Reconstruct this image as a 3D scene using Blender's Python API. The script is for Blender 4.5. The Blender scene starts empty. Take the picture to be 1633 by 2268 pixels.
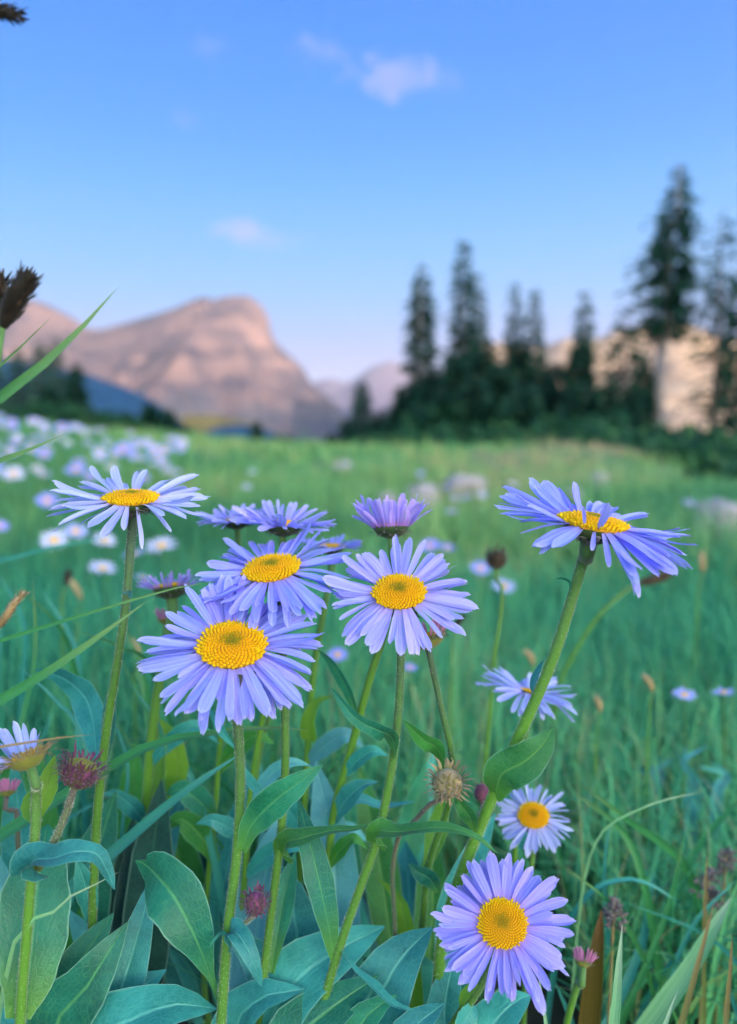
import bpy, math, random
import numpy as np
from mathutils import Vector, Matrix, noise

# ------------------------------------------------------------------ scene
scene = bpy.context.scene
COL = scene.collection
rad = math.radians

# ------------------------------------------------------------------ camera
F = 1713.0                      # focal length in the 1633 x 2268 measuring grid
PITCH = rad(5.8)
CAM = Vector((0, 0, 0.30))
cam_data = bpy.data.cameras.new('camera')
cam = bpy.data.objects.new('camera', cam_data)
COL.objects.link(cam)
cam.location = CAM
cam.rotation_euler = (math.pi/2 - PITCH, 0, 0)
cam_data.sensor_fit = 'VERTICAL'
cam_data.sensor_height = 36.0
cam_data.sensor_width = 36.0
cam_data.lens = 36.0 * F / 2268.0
cam_data.clip_start = 0.01
cam_data.clip_end = 60000
cam_data.dof.use_dof = True
cam_data.dof.focus_distance = 0.247
cam_data.dof.aperture_fstop = 6.8
scene.camera = cam

FW = Vector((0, math.cos(PITCH), -math.sin(PITCH)))
UP = Vector((0, math.sin(PITCH), math.cos(PITCH)))
RT = Vector((1, 0, 0))
def P(px, py, d):               # a pixel and a depth along the camera axis -> a point
    return CAM + FW*d + RT*((px-816.5)/F*d) + UP*((1134-py)/F*d)
def ray_at_y(px, py, Y):        # the point of that pixel's ray at world distance Y
    v = P(px, py, 1.0) - CAM
    return CAM + v*(Y/v.y)

# ------------------------------------------------------------------ world, sun, exposure
EXPOSURE = 3.75
SUN_EL, SUN_AZ = rad(4.0), rad(32)      # low sun behind the camera, to the right
world = bpy.data.worlds.new('World'); scene.world = world
world.use_nodes = True
def build_world():
    nt = world.node_tree; N = nt.nodes; L = nt.links
    N.clear()
    out = N.new('ShaderNodeOutputWorld'); bg = N.new('ShaderNodeBackground')
    bg.inputs['Strength'].default_value = 0.15
    sky = N.new('ShaderNodeTexSky'); sky.sky_type = 'NISHITA'; sky.sun_disc = False
    sky.sun_elevation = SUN_EL
    sky.sun_rotation = math.pi - SUN_AZ
    sky.altitude = 2000; sky.air_density = 1.0; sky.dust_density = 6.0; sky.ozone_density = 1.0
    tc = N.new('ShaderNodeTexCoord')
    sep = N.new('ShaderNodeSeparateXYZ'); L.new(tc.outputs['Generated'], sep.inputs[0])
    # evening sky by height above the horizon, all the way round
    ramp = N.new('ShaderNodeValToRGB'); L.new(sep.outputs['Z'], ramp.inputs[0])
    cr = ramp.color_ramp; cr.interpolation = 'B_SPLINE'
    stops = [(0.0, (.42, .41, .70)), (.09, (.38, .43, .80)), (.135, (.28, .47, .94)), (.18, (.20, .51, 1.0)), (.27, (.09, .44, 1.0)),
             (.345, (.035, .335, 1.0)), (.465, (.008, .24, 1.0)), (1.0, (.02, .24, 1.0))]
    while len(cr.elements) < len(stops): cr.elements.new(0.5)
    for e, (p, c) in zip(cr.elements, stops):
        e.position = p; e.color = (*c, 1)
    gain = N.new('ShaderNodeVectorMath'); gain.operation = 'SCALE'; L.new(ramp.outputs[0], gain.inputs[0]); gain.inputs['Scale'].default_value = 1/(0.15*2**EXPOSURE)
    # the half of the sky away from the sun is the clear blue one with its rosy belt; towards the sun the evening glow takes over
    ds = N.new('ShaderNodeVectorMath'); ds.operation = 'DOT_PRODUCT'; L.new(tc.outputs['Generated'], ds.inputs[0])
    ds.inputs[1].default_value = (math.sin(SUN_AZ), -math.cos(SUN_AZ), 0)
    fs = N.new('ShaderNodeMapRange'); fs.interpolation_type = 'SMOOTHSTEP'; L.new(ds.outputs['Value'], fs.inputs[0])
    fs.inputs[1].default_value = -.25; fs.inputs[2].default_value = .6; fs.inputs[3].default_value = .985; fs.inputs[4].default_value = .12
    mix = N.new('ShaderNodeMix'); mix.data_type = 'RGBA'; L.new(fs.outputs[0], mix.inputs['Factor'])
    L.new(sky.outputs[0], mix.inputs[6]); L.new(gain.outputs[0], mix.inputs[7])
    col = mix.outputs[2]
    # a few small clouds
    ns = N.new('ShaderNodeTexNoise'); ns.inputs['Scale'].default_value = 34; ns.inputs['Detail'].default_value = 6
    ns.inputs['Roughness'].default_value = 0.62
    L.new(tc.outputs['Generated'], ns.inputs['Vector'])
    def math_n(op, a, b=None):
        m = N.new('ShaderNodeMath'); m.operation = op
        for i, v in enumerate((a, b)):
            if v is None: continue
            if isinstance(v, (int, float)): m.inputs[i].default_value = v
            else: L.new(v, m.inputs[i])
        return m.outputs[0]
    total = None
    for (px, py, w, h, amt) in [(870, 172, 92, 40, .46), (725, 115, 60, 24, .34), (530, 503, 58, 28, .62), (600, 532, 75, 18, .26),
                                (475, 108, 48, 24, .12), (410, 264, 28, 20, .12), (985, 178, 45, 26, .2), (905, 135, 40, 26, .3)]:
        c = (P(px, py, 1) - CAM).normalized()
        r = c.cross(Vector((0, 0, 1))).normalized(); u = r.cross(c)
        def dot(v, s):
            d = N.new('ShaderNodeVectorMath'); d.operation = 'DOT_PRODUCT'
            L.new(tc.outputs['Generated'], d.inputs[0]); d.inputs[1].default_value = v*s
            return d.outputs['Value']
        a = dot(r, F/w); b = dot(u, F/h); f = dot(c, 1.0)
        d2 = math_n('ADD', math_n('MULTIPLY', a, a), math_n('MULTIPLY', b, b))
        d2 = math_n('ADD', d2, math_n('MULTIPLY', math_n('SUBTRACT', ns.outputs[0], 0.5), 5.5))
        mr = N.new('ShaderNodeMapRange'); mr.interpolation_type = 'SMOOTHSTEP'
        mr.inputs['From Min'].default_value = 1.25; mr.inputs['From Max'].default_value = -0.25
        mr.inputs['To Max'].default_value = amt
        L.new(d2, mr.inputs['Value'])
        v = math_n('MULTIPLY', mr.outputs[0], math_n('GREATER_THAN', f, 0.5))
        total = v if total is None else math_n('MAXIMUM', total, v)
    mc = N.new('ShaderNodeMix'); mc.data_type = 'RGBA'
    L.new(total, mc.inputs['Factor']); L.new(col, mc.inputs[6]); mc.inputs[7].default_value = tuple(q/(0.15*2**EXPOSURE) for q in (.62, .62, .86)) + (1,)
    L.new(mc.outputs[2], bg.inputs['Color']); L.new(bg.outputs[0], out.inputs['Surface'])
build_world()

sun_data = bpy.data.lights.new('sun', 'SUN')
sun_data.energy = 2.0; sun_data.angle = rad(0.5); sun_data.color = (1.0, 0.71, 0.56)
sun = bpy.data.objects.new('sun', sun_data); COL.objects.link(sun)
to_sun = Vector((math.sin(SUN_AZ)*math.cos(SUN_EL), -math.cos(SUN_AZ)*math.cos(SUN_EL), math.sin(SUN_EL)))
sun.rotation_euler = to_sun.to_track_quat('Z', 'Y').to_euler()
sun.location = (0, -5, 20)

vs = scene.view_settings
vs.view_transform = 'Standard'; vs.look = 'None'; vs.gamma = 1.0; vs.use_curve_mapping = False
vs.exposure = EXPOSURE

# ------------------------------------------------------------------ helpers
def lerp(a, b, t): return a + (b-a)*t
def interp(keys, t):
    if t <= keys[0][0]: return keys[0][1]
    for (a, va), (b, vb) in zip(keys, keys[1:]):
        if t <= b: return va + (vb-va)*(t-a)/(b-a)
    return keys[-1][1]
def catmull(pts, n):
    pts = [Vector(p) for p in pts]
    if len(pts) == 2: return [pts[0].lerp(pts[1], i/(n-1)) for i in range(n)]
    ext = [pts[0]*2-pts[1]] + pts + [pts[-1]*2-pts[-2]]
    seg = [0.0]
    for a, b in zip(pts, pts[1:]): seg.append(seg[-1] + (b-a).length)
    out = []
    for i in range(n):
        s = seg[-1]*i/(n-1)
        k = 0
        while k < len(seg)-2 and seg[k+1] < s: k += 1
        t = (s-seg[k])/max(seg[k+1]-seg[k], 1e-9)
        p0, p1, p2, p3 = ext[k], ext[k+1], ext[k+2], ext[k+3]
        out.append(0.5*((2*p1) + (p2-p0)*t + (2*p0-5*p1+4*p2-p3)*t*t + (3*p1-p0-3*p2+p3)*t**3))
    return out
def tangents(c):
    n = len(c)
    return [(c[min(i+1, n-1)]-c[max(i-1, 0)]).normalized() for i in range(n)]

class MB:                       # collects a mesh
    def __init__(s): s.v = []; s.f = []; s.uv = []; s.t = []; s.mi = []
    def vert(s, p, uv=(0, 0), t=0.0): s.v.append(tuple(p)); s.uv.append(uv); s.t.append(t); return len(s.v)-1
    def face(s, idx, mi=0): s.f.append(tuple(idx)); s.mi.append(mi)
    def grid(s, rows, uvs=None, ts=None, mi=0, closed=False):
        b = len(s.v); nr = len(rows); nc = len(rows[0])
        for i, r in enumerate(rows):
            for j, p in enumerate(r):
                s.vert(p, uvs[i][j] if uvs else (j/max(nc-1, 1), i/max(nr-1, 1)), ts[i][j] if ts else i/max(nr-1, 1))
        for i in range(nr-1):
            for j in range(nc if closed else nc-1):
                j2 = (j+1) % nc
                s.face((b+i*nc+j, b+i*nc+j2, b+(i+1)*nc+j2, b+(i+1)*nc+j), mi)
    def tube(s, c, radii, k=8, cap=True, mi=0):
        T = tangents(c); rows = []
        ref = Vector((0.31, 0.9, 0.1))
        for i, p in enumerate(c):
            a = T[i].cross(ref)
            if a.length < 1e-4: a = T[i].cross(Vector((1, 0, 0)))
            a.normalize(); b = T[i].cross(a)
            rows.append([p + (a*math.cos(q*2*math.pi/k) + b*math.sin(q*2*math.pi/k))*radii[i] for q in range(k)])
        b0 = len(s.v)
        s.grid(rows, closed=True, mi=mi)
        if cap:
            n = len(rows); e = s.vert(c[-1], (0, 1), 1.0)
            for q in range(k): s.face((b0+(n-1)*k+q, b0+(n-1)*k+(q+1) % k, e), mi)
    def strip(s, c, widths, side, mi=0, t0=None):
        n = len(c); b = len(s.v)
        for i, p in enumerate(c):
            sd = side[i] if isinstance(side, list) else side
            t = i/(n-1) if t0 is None else t0
            s.vert(p - sd*widths[i], (0, i/(n-1)), t); s.vert(p + sd*widths[i], (1, i/(n-1)), t)
        for i in range(n-1): s.face((b+2*i, b+2*i+1, b+2*i+3, b+2*i+2), mi)
    def mesh(s, name, mats, smooth=True):
        me = bpy.data.meshes.new(name)
        me.from_pydata(s.v, [], s.f)
        uvl = me.uv_layers.new(name='uv')
        li = np.zeros(len(me.loops), dtype=np.int32); me.loops.foreach_get('vertex_index', li)
        uvl.data.foreach_set('uv', np.array(s.uv, dtype=np.float32)[li].ravel())
        at = me.attributes.new('t', 'FLOAT', 'POINT'); at.data.foreach_set('value', np.array(s.t, dtype=np.float32))
        for m in (mats if isinstance(mats, (list, tuple)) else [mats]): me.materials.append(m)
        if any(s.mi): me.polygons.foreach_set('material_index', np.array(s.mi, dtype=np.int32))
        if smooth: me.polygons.foreach_set('use_smooth', np.ones(len(me.polygons), dtype=bool))
        me.update()
        return me
    def build(s, name, mats, parent=None, smooth=True, off=None):
        if off is not None:
            o3 = tuple(off); s.v = [(a-o3[0], b-o3[1], c-o3[2]) for a, b, c in s.v]
        ob = bpy.data.objects.new(name, s.mesh(name, mats, smooth)); COL.objects.link(ob)
        ob.parent = parent
        return ob
def tag(o, label=None, cat=None, group=None, kind=None):
    if label: o['label'] = label
    if cat: o['category'] = cat
    if group: o['group'] = group
    if kind: o['kind'] = kind
    return o
def empty(name, loc, label, cat, group=None):
    o = bpy.data.objects.new(name, None); COL.objects.link(o); o.location = loc
    o.empty_display_size = 0.01
    return tag(o, label, cat, group)

# ------------------------------------------------------------------ materials
def new_mat(name):
    m = bpy.data.materials.new(name); m.use_nodes = True
    nt = m.node_tree; nt.nodes.clear()
    return m, nt.nodes, nt.links
def node(N, t, **kw):
    n = N.new(t)
    for k, v in kw.items(): setattr(n, k, v)
    return n
def ramp(N, L, fac, stops, interp='LINEAR'):
    r = N.new('ShaderNodeValToRGB'); L.new(fac, r.inputs[0]); r.color_ramp.interpolation = interp
    el = r.color_ramp.elements
    while len(el) < len(stops): el.new(0.5)
    for e, (p, c) in zip(el, stops): e.position = p; e.color = (*c, 1)
    return r.outputs[0]
def mixc(N, L, fac, a, b, mode='MIX'):
    m = N.new('ShaderNodeMix'); m.data_type = 'RGBA'; m.blend_type = mode
    for sock, v in ((m.inputs['Factor'], fac), (m.inputs[6], a), (m.inputs[7], b)):
        if isinstance(v, (int, float)): sock.default_value = v
        elif isinstance(v, tuple): sock.default_value = (*v, 1)
        else: L.new(v, sock)
    return m.outputs[2]
def mth(N, L, op, a, b=0.0, clamp=False):
    m = N.new('ShaderNodeMath'); m.operation = op; m.use_clamp = clamp
    for i, v in enumerate((a, b)):
        if isinstance(v, (int, float)): m.inputs[i].default_value = v
        else: L.new(v, m.inputs[i])
    return m.outputs[0]
def finish(N, L, color, rough=0.6, transl=0.0, tcol=None, sheen=0.0, bump=None, spec=0.3, bstr=0.3, bdist=0.001):
    out = N.new('ShaderNodeOutputMaterial'); p = N.new('ShaderNodeBsdfPrincipled')
    if isinstance(color, tuple): p.inputs['Base Color'].default_value = (*color, 1)
    else: L.new(color, p.inputs['Base Color'])
    p.inputs['Roughness'].default_value = rough
    p.inputs['Specular IOR Level'].default_value = spec
    if sheen: p.inputs['Sheen Weight'].default_value = sheen; p.inputs['Sheen Roughness'].default_value = 0.4
    if bump is not None:
        b = N.new('ShaderNodeBump'); b.inputs['Strength'].default_value = bstr; b.inputs['Distance'].default_value = bdist
        L.new(bump, b.inputs['Height']); L.new(b.outputs[0], p.inputs['Normal'])
    sh = p.outputs[0]
    if transl:
        t = N.new('ShaderNodeBsdfTranslucent')
        c = tcol if tcol is not None else color
        if isinstance(c, tuple): t.inputs[0].default_value = (*c, 1)
        else: L.new(c, t.inputs[0])
        mx = N.new('ShaderNodeMixShader'); mx.inputs[0].default_value = transl
        L.new(sh, mx.inputs[1]); L.new(t.outputs[0], mx.inputs[2]); sh = mx.outputs[0]
    L.new(sh, out.inputs['Surface'])
def noise_tex(N, L, scale, detail=3, vec=None, rough=0.55):
    n = N.new('ShaderNodeTexNoise'); n.inputs['Scale'].default_value = scale; n.inputs['Detail'].default_value = detail
    n.inputs['Roughness'].default_value = rough
    if vec is None:
        tc = N.new('ShaderNodeTexCoord'); vec = tc.outputs['Object']
    L.new(vec, n.inputs['Vector'])
    return n.outputs[0]

def leaf_mat(name, dark, light, rib, yellow=None, transl=0.22):
    m, N, L = new_mat(name)
    uv = N.new('ShaderNodeUVMap'); sep = N.new('ShaderNodeSeparateXYZ'); L.new(uv.outputs[0], sep.inputs[0])
    u, v = sep.outputs[0], sep.outputs[1]
    off = mth(N, L, 'ABSOLUTE', mth(N, L, 'SUBTRACT', u, 0.5))                # 0 at the rib, .5 at the margin
    n1 = noise_tex(N, L, 60, 4); n2 = noise_tex(N, L, 420, 3)
    c = mixc(N, L, mth(N, L, 'MULTIPLY_ADD', n1, 1.0), dark, light)
    mr = N.new('ShaderNodeMapRange'); L.new(n1, mr.inputs[0]); mr.inputs[1].default_value = .32; mr.inputs[2].default_value = .68
    c = mixc(N, L, mr.outputs[0], dark, light)
    oi = N.new('ShaderNodeObjectInfo')
    hs = N.new('ShaderNodeHueSaturation'); L.new(c, hs.inputs['Color'])
    L.new(mth(N, L, 'ADD', mth(N, L, 'MULTIPLY', oi.outputs['Random'], .5), .75), hs.inputs['Value'])
    L.new(mth(N, L, 'ADD', mth(N, L, 'MULTIPLY', oi.outputs['Random'], -.035), .515), hs.inputs['Hue'])
    c = hs.outputs[0]
    if yellow:                                                                # young base of the blade is yellower
        by = N.new('ShaderNodeMapRange'); L.new(v, by.inputs[0]); by.inputs[1].default_value = .38; by.inputs[2].default_value = .02
        by.inputs[4].default_value = .75
        c = mixc(N, L, by.outputs[0], c, yellow)
    # side veins: arcs running forward from the rib
    w = mth(N, L, 'SUBTRACT', mth(N, L, 'MULTIPLY', v, 11.0), mth(N, L, 'MULTIPLY', off, 13.0))
    w = mth(N, L, 'ADD', w, mth(N, L, 'MULTIPLY', n1, 1.3))
    fr = mth(N, L, 'FRACT', w)
    vein = N.new('ShaderNodeMapRange'); L.new(mth(N, L, 'ABSOLUTE', mth(N, L, 'SUBTRACT', fr, .5)), vein.inputs[0])
    vein.inputs[1].default_value = .045; vein.inputs[2].default_value = 0.0; vein.inputs[4].default_value = .26
    c = mixc(N, L, vein.outputs[0], c, rib)
    rb = N.new('ShaderNodeMapRange'); L.new(off, rb.inputs[0]); rb.inputs[1].default_value = .045; rb.inputs[2].default_value = .012
    rb.inputs[4].default_value = .7
    c = mixc(N, L, rb.outputs[0], c, rib)
    ed = N.new('ShaderNodeMapRange'); L.new(off, ed.inputs[0]); ed.inputs[1].default_value = .468; ed.inputs[2].default_value = .5
    ed.inputs[4].default_value = .7
    c = mixc(N, L, ed.outputs[0], c, (.28, .55, .42))
    vo = N.new('ShaderNodeTexVoronoi'); vo.feature = 'DISTANCE_TO_EDGE'; vo.inputs['Scale'].default_value = 420
    tco = N.new('ShaderNodeTexCoord'); L.new(tco.outputs['Object'], vo.inputs['Vector'])
    ve = N.new('ShaderNodeMapRange'); L.new(vo.outputs['Distance'], ve.inputs[0]); ve.inputs[1].default_value = .12; ve.inputs[2].default_value = .0; ve.inputs[4].default_value = .16
    c = mixc(N, L, ve.outputs[0], c, rib)                          # net of fine veins
    n4 = noise_tex(N, L, 150, 5, None, .7)
    sp = N.new('ShaderNodeMapRange'); L.new(n4, sp.inputs[0]); sp.inputs[1].default_value = .70; sp.inputs[2].default_value = .76; sp.inputs[4].default_value = .7
    c = mixc(N, L, sp.outputs[0], c, (.10, .09, .03))             # small brown blemishes
    h = mth(N, L, 'ADD', mth(N, L, 'MULTIPLY', n2, .5), mth(N, L, 'MULTIPLY', vein.outputs[0], -1.2))
    h = mth(N, L, 'ADD', h, mth(N, L, 'MULTIPLY', ve.outputs[0], -1.0))
    h = mth(N, L, 'ADD', h, mth(N, L, 'MULTIPLY', rb.outputs[0], -1.0))
    finish(N, L, c, .46, transl, None, .05, h, .42, .6, .0007)
    return m
M = {}
M['leaf'] = leaf_mat('leaf_green', (.006, .135, .078), (.020, .26, .155), (.11, .40, .15), (.12, .36, .03))
M['leaf_bright'] = leaf_mat('leaf_bright_green', (.09, .30, .02), (.16, .42, .04), (.26, .46, .08), (.2, .42, .03), .4)
M['leaf_teal'] = leaf_mat('leaf_blue_green', (.016, .22, .19), (.06, .43, .37), (.12, .52, .42), None)
M['leaf_fresh'] = leaf_mat('leaf_fresh_green', (.022, .20, .035), (.055, .32, .065), (.16, .42, .10), (.12, .36, .03), .3)
M['leaf_shaded'] = leaf_mat('leaf_shaded_green', (.004, .055, .048), (.012, .10, .08), (.04, .16, .1), None)  # filler leaves darkened in colour to stand in for shadowed gaps
M['leaf_pale'] = leaf_mat('leaf_pale_blue_green', (.07, .38, .38), (.14, .52, .52), (.18, .56, .52), None)

def stem_mat(name, base, mid, top):
    m, N, L = new_mat(name)
    at = N.new('ShaderNodeAttribute'); at.attribute_name = 't'
    n = noise_tex(N, L, 300, 4)
    f = mth(N, L, 'ADD', at.outputs['Fac'], mth(N, L, 'MULTIPLY', mth(N, L, 'SUBTRACT', n, .5), .25))
    c = ramp(N, L, f, [(0, base), (.45, mid), (.75, mid), (.97, top)])
    mp = N.new('ShaderNodeMapping'); tc = N.new('ShaderNodeTexCoord'); L.new(tc.outputs['UV'], mp.inputs[0]); mp.inputs['Scale'].default_value = (26, 6, 1)
    s = noise_tex(N, L, 1.0, 3, mp.outputs[0])
    c = mixc(N, L, mth(N, L, 'MULTIPLY', s, .3), c, (.16, .28, .10))
    n3 = noise_tex(N, L, 1500, 2)
    finish(N, L, c, .6, 0, None, .28, n3, .25, .4, .0003)
    return m
M['stem'] = stem_mat('daisy_stem', (.028, .14, .022), (.06, .20, .014), (.045, .095, .06))
M['stem_green'] = stem_mat('green_stem', (.035, .16, .02), (.085, .26, .014), (.08, .20, .05))
M['stem_purple'] = stem_mat('purplish_stem', (.08, .14, .05), (.10, .12, .07), (.11, .075, .085))
M['stem_tan'] = stem_mat('tan_stem', (.16, .2, .05), (.26, .2, .07), (.3, .17, .08))

def petal_mat(name, a, b, base, transl=.35):
    m, N, L = new_mat(name)
    uv = N.new('ShaderNodeUVMap'); sep = N.new('ShaderNodeSeparateXYZ'); L.new(uv.outputs[0], sep.inputs[0])
    oi = N.new('ShaderNodeObjectInfo')
    cx = N.new('ShaderNodeCombineXYZ')
    L.new(mth(N, L, 'MULTIPLY', sep.outputs[0], 7.0), cx.inputs[0]); L.new(mth(N, L, 'MULTIPLY', sep.outputs[1], .8), cx.inputs[1])
    L.new(mth(N, L, 'MULTIPLY', oi.outputs['Random'], 37.0), cx.inputs[2])
    s = noise_tex(N, L, 1.0, 3, cx.outputs[0])
    mr = N.new('ShaderNodeMapRange'); L.new(s, mr.inputs[0]); mr.inputs[1].default_value = .34; mr.inputs[2].default_value = .66
    c = mixc(N, L, mr.outputs[0], a, b)
    gr = N.new('ShaderNodeMapRange'); L.new(mth(N, L, 'ABSOLUTE', mth(N, L, 'SUBTRACT', mth(N, L, 'ABSOLUTE', mth(N, L, 'SUBTRACT', sep.outputs[0], .5)), .19)), gr.inputs[0])
    gr.inputs[1].default_value = .055; gr.inputs[2].default_value = .0; gr.inputs[4].default_value = .45
    c = mixc(N, L, gr.outputs[0], c, tuple(q*.62 for q in a))            # two long darker lines in the colour, along the petal's grooves
    hs = N.new('ShaderNodeHueSaturation'); L.new(c, hs.inputs['Color'])
    L.new(mth(N, L, 'ADD', mth(N, L, 'MULTIPLY', oi.outputs['Random'], .028), .486), hs.inputs['Hue'])
    L.new(mth(N, L, 'ADD', mth(N, L, 'MULTIPLY', oi.outputs['Random'], .22), .9), hs.inputs['Value'])
    bs = N.new('ShaderNodeMapRange'); L.new(sep.outputs[1], bs.inputs[0]); bs.inputs[1].default_value = .33; bs.inputs[2].default_value = .0
    bs.inputs[4].default_value = .7
    c = mixc(N, L, bs.outputs[0], hs.outputs[0], base)
    tip = N.new('ShaderNodeMapRange'); L.new(sep.outputs[1], tip.inputs[0]); tip.inputs[1].default_value = .9; tip.inputs[2].default_value = 1.0
    tip.inputs[4].default_value = .35
    c = mixc(N, L, tip.outputs[0], c, (.8, .8, .9))
    finish(N, L, c, .55, transl, None, .04, s, .2, .35, .0006)
    return m
M['petal'] = petal_mat('petal_violet', (.31, .335, .94), (.45, .50, 1.0), (.40, .30, .80))
M['petal_lilac'] = petal_mat('petal_lilac', (.34, .31, .92), (.50, .47, 1.0), (.56, .28, .66))
M['petal_soft'] = petal_mat('petal_soft_lavender', (.40, .39, .93), (.56, .56, 1.0), (.48, .36, .82))
M['petal_pale'] = petal_mat('petal_pale_lilac', (.46, .52, .93), (.62, .68, .99), (.56, .50, .88))
M['petal_deep'] = petal_mat('petal_deep_purple', (.44, .33, .88), (.60, .50, .98), (.52, .16, .58))
M['petal_white'] = petal_mat('petal_whitish', (.66, .68, .90), (.78, .80, .94), (.75, .66, .78))
M['petal_pink'] = petal_mat('petal_pink', (.55, .16, .36), (.66, .32, .48), (.56, .24, .34))

def disc_mat():
    m, N, L = new_mat('disc_yellow')
    at = N.new('ShaderNodeAttribute'); at.attribute_name = 't'
    n = noise_tex(N, L, 900, 2)
    f = mth(N, L, 'ADD', at.outputs['Fac'], mth(N, L, 'MULTIPLY', mth(N, L, 'SUBTRACT', n, .5), .12))
    c = ramp(N, L, f, [(.0, (.20, .23, .012)), (.20, (.42, .33, .010)), (.36, (.90, .48, .005)), (.72, (.97, .56, .005)), (.95, (.98, .68, .010))])
    finish(N, L, c, .55, .25, None, 0, n, .2, .3, .0002)
    return m
M['disc'] = disc_mat()
M['disc_base'] = None
def plain(name, a, b, scale=200, rough=.65, transl=0, sheen=.2, bstr=.3, bdist=.0005):
    m, N, L = new_mat(name)
    n = noise_tex(N, L, scale, 4)
    mr = N.new('ShaderNodeMapRange'); L.new(n, mr.inputs[0]); mr.inputs[1].default_value = .3; mr.inputs[2].default_value = .7
    c = mixc(N, L, mr.outputs[0], a, b)
    finish(N, L, c, rough, transl, None, sheen, n, .25, bstr, bdist)
    return m
def graded(name, stops, transl=.1):
    m, N, L = new_mat(name)
    at = N.new('ShaderNodeAttribute'); at.attribute_name = 't'
    n = noise_tex(N, L, 400, 3)
    f = mth(N, L, 'ADD', at.outputs['Fac'], mth(N, L, 'MULTIPLY', mth(N, L, 'SUBTRACT', n, .5), .3))
    finish(N, L, ramp(N, L, f, stops), .6, transl, None, .3, n, .25, .3, .0004)
    return m
M['disc_base'] = plain('disc_base', (.55, .25, .004), (.68, .34, .006), 600)
M['cup'] = plain('green_cup', (.03, .065, .02), (.06, .11, .03))
M['bract_dark'] = graded('dark_bracts', [(0, (.07, .12, .03)), (.5, (.05, .05, .04)), (1, (.05, .025, .04))])
M['bract_green'] = graded('green_bracts', [(0, (.12, .22, .04)), (.5, (.17, .23, .06)), (1, (.12, .06, .07))])
M['bract_purple'] = graded('purple_bracts', [(0, (.10, .10, .05)), (.4, (.16, .05, .10)), (1, (.14, .04, .09))])
M['bract_tan'] = graded('tan_bracts', [(0, (.22, .24, .06)), (.5, (.36, .28, .13)), (1, (.34, .2, .15))])
M['bud_purple'] = plain('purple_bud', (.12, .03, .08), (.2, .06, .13), 500)
M['bud_tan'] = plain('tan_bud', (.3, .24, .1), (.4, .3, .16), 500)
M['bud_green'] = plain('green_bud', (.14, .18, .03), (.24, .24, .04), 600)
M['sedge'] = graded('sedge_scales', [(0, (.014, .013, .009)), (.6, (.028, .02, .013)), (1, (.07, .048, .03))])
M['sedge_core'] = plain('brown_seed_head', (.045, .03, .016), (.10, .065, .035), 300)
M['sedge_tan'] = graded('brown_tan_scales', [(0, (.04, .028, .016)), (.6, (.10, .07, .04)), (1, (.2, .14, .08))])
M['straw'] = graded('straw_scales', [(0, (.3, .22, .09)), (.6, (.5, .36, .18)), (1, (.55, .42, .26))])
M['hair'] = plain('stem_hairs', (.55, .62, .5), (.7, .75, .65), 100, .5, .3)

def blade_mat(name, a, b, tip, transl=.25, tip_from=.85):
    m, N, L = new_mat(name)
    uv = N.new('ShaderNodeUVMap'); sep = N.new('ShaderNodeSeparateXYZ'); L.new(uv.outputs[0], sep.inputs[0])
    at = N.new('ShaderNodeAttribute'); at.attribute_name = 't'
    cx = N.new('ShaderNodeCombineXYZ'); L.new(mth(N, L, 'MULTIPLY', sep.outputs[0], 9.0), cx.inputs[0])
    L.new(mth(N, L, 'MULTIPLY', sep.outputs[1], 1.2), cx.inputs[1])
    s = noise_tex(N, L, 1.0, 2, cx.outputs[0])
    mr = N.new('ShaderNodeMapRange'); L.new(s, mr.inputs[0]); mr.inputs[1].default_value = .35; mr.inputs[2].default_value = .65
    c = mixc(N, L, mr.outputs[0], a, b)
    tp = N.new('ShaderNodeMapRange'); L.new(at.outputs['Fac'], tp.inputs[0]); tp.inputs[1].default_value = tip_from; tp.inputs[2].default_value = 1.0
    c = mixc(N, L, tp.outputs[0], c, tip)
    finish(N, L, c, .45, transl, None, .1, s, .35, .4, .0004)
    return m
M['blade'] = blade_mat('grass_blade_green', (.025, .19, .055), (.055, .30, .09), (.16, .30, .10))
M['blade_teal'] = blade_mat('grass_blade_teal', (.03, .26, .2), (.06, .36, .28), (.1, .42, .33))
M['blade_pale'] = blade_mat('grass_blade_pale', (.14, .44, .16), (.32, .62, .30), (.5, .64, .4))
M['blade_brown'] = blade_mat('grass_blade_brown', (.07, .06, .008), (.12, .085, .012), (.14, .06, .02))
M['blade_tan'] = blade_mat('grass_blade_tan', (.13, .2, .05), (.2, .24, .07), (.34, .22, .09), tip_from=.5)

def grass_mat(name, stops, transl=.25):
    m, N, L = new_mat(name)
    at = N.new('ShaderNodeAttribute'); at.attribute_name = 't'
    finish(N, L, ramp(N, L, at.outputs['Fac'], stops), .5, transl, None, 0, None, .25)
    return m
GR = [(0, (.018, .17, .10)), (.3, (.045, .32, .165)), (.55, (.085, .44, .20)), (.78, (.15, .52, .21)), (.92, (.26, .52, .18)), (1, (.40, .40, .2))]
GM = [(0, (.055, .25, .11)), (.3, (.13, .37, .135)), (.55, (.21, .44, .145)), (.78, (.31, .48, .155)), (.92, (.40, .45, .18)), (1, (.46, .36, .22))]
M['grass'] = grass_mat('meadow_grass', GR)
M['grass_mid'] = grass_mat('middle_meadow_grass', GM)
GF = [(0, (.07, .27, .11)), (.35, (.14, .38, .13)), (.6, (.25, .43, .13)), (.8, (.36, .42, .16)), (1, (.46, .36, .22))]
M['grass_far'] = grass_mat('far_meadow_grass', GF)
M['needles'] = None
def needle_mat(name, a, b, dead):
    m, N, L = new_mat(name)
    at = N.new('ShaderNodeAttribute'); at.attribute_name = 't'
    c = ramp(N, L, at.outputs['Fac'], [(0, a), (.85, b), (1, dead)])
    finish(N, L, c, .6, .1, None, 0, None, .2)
    return m
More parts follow.
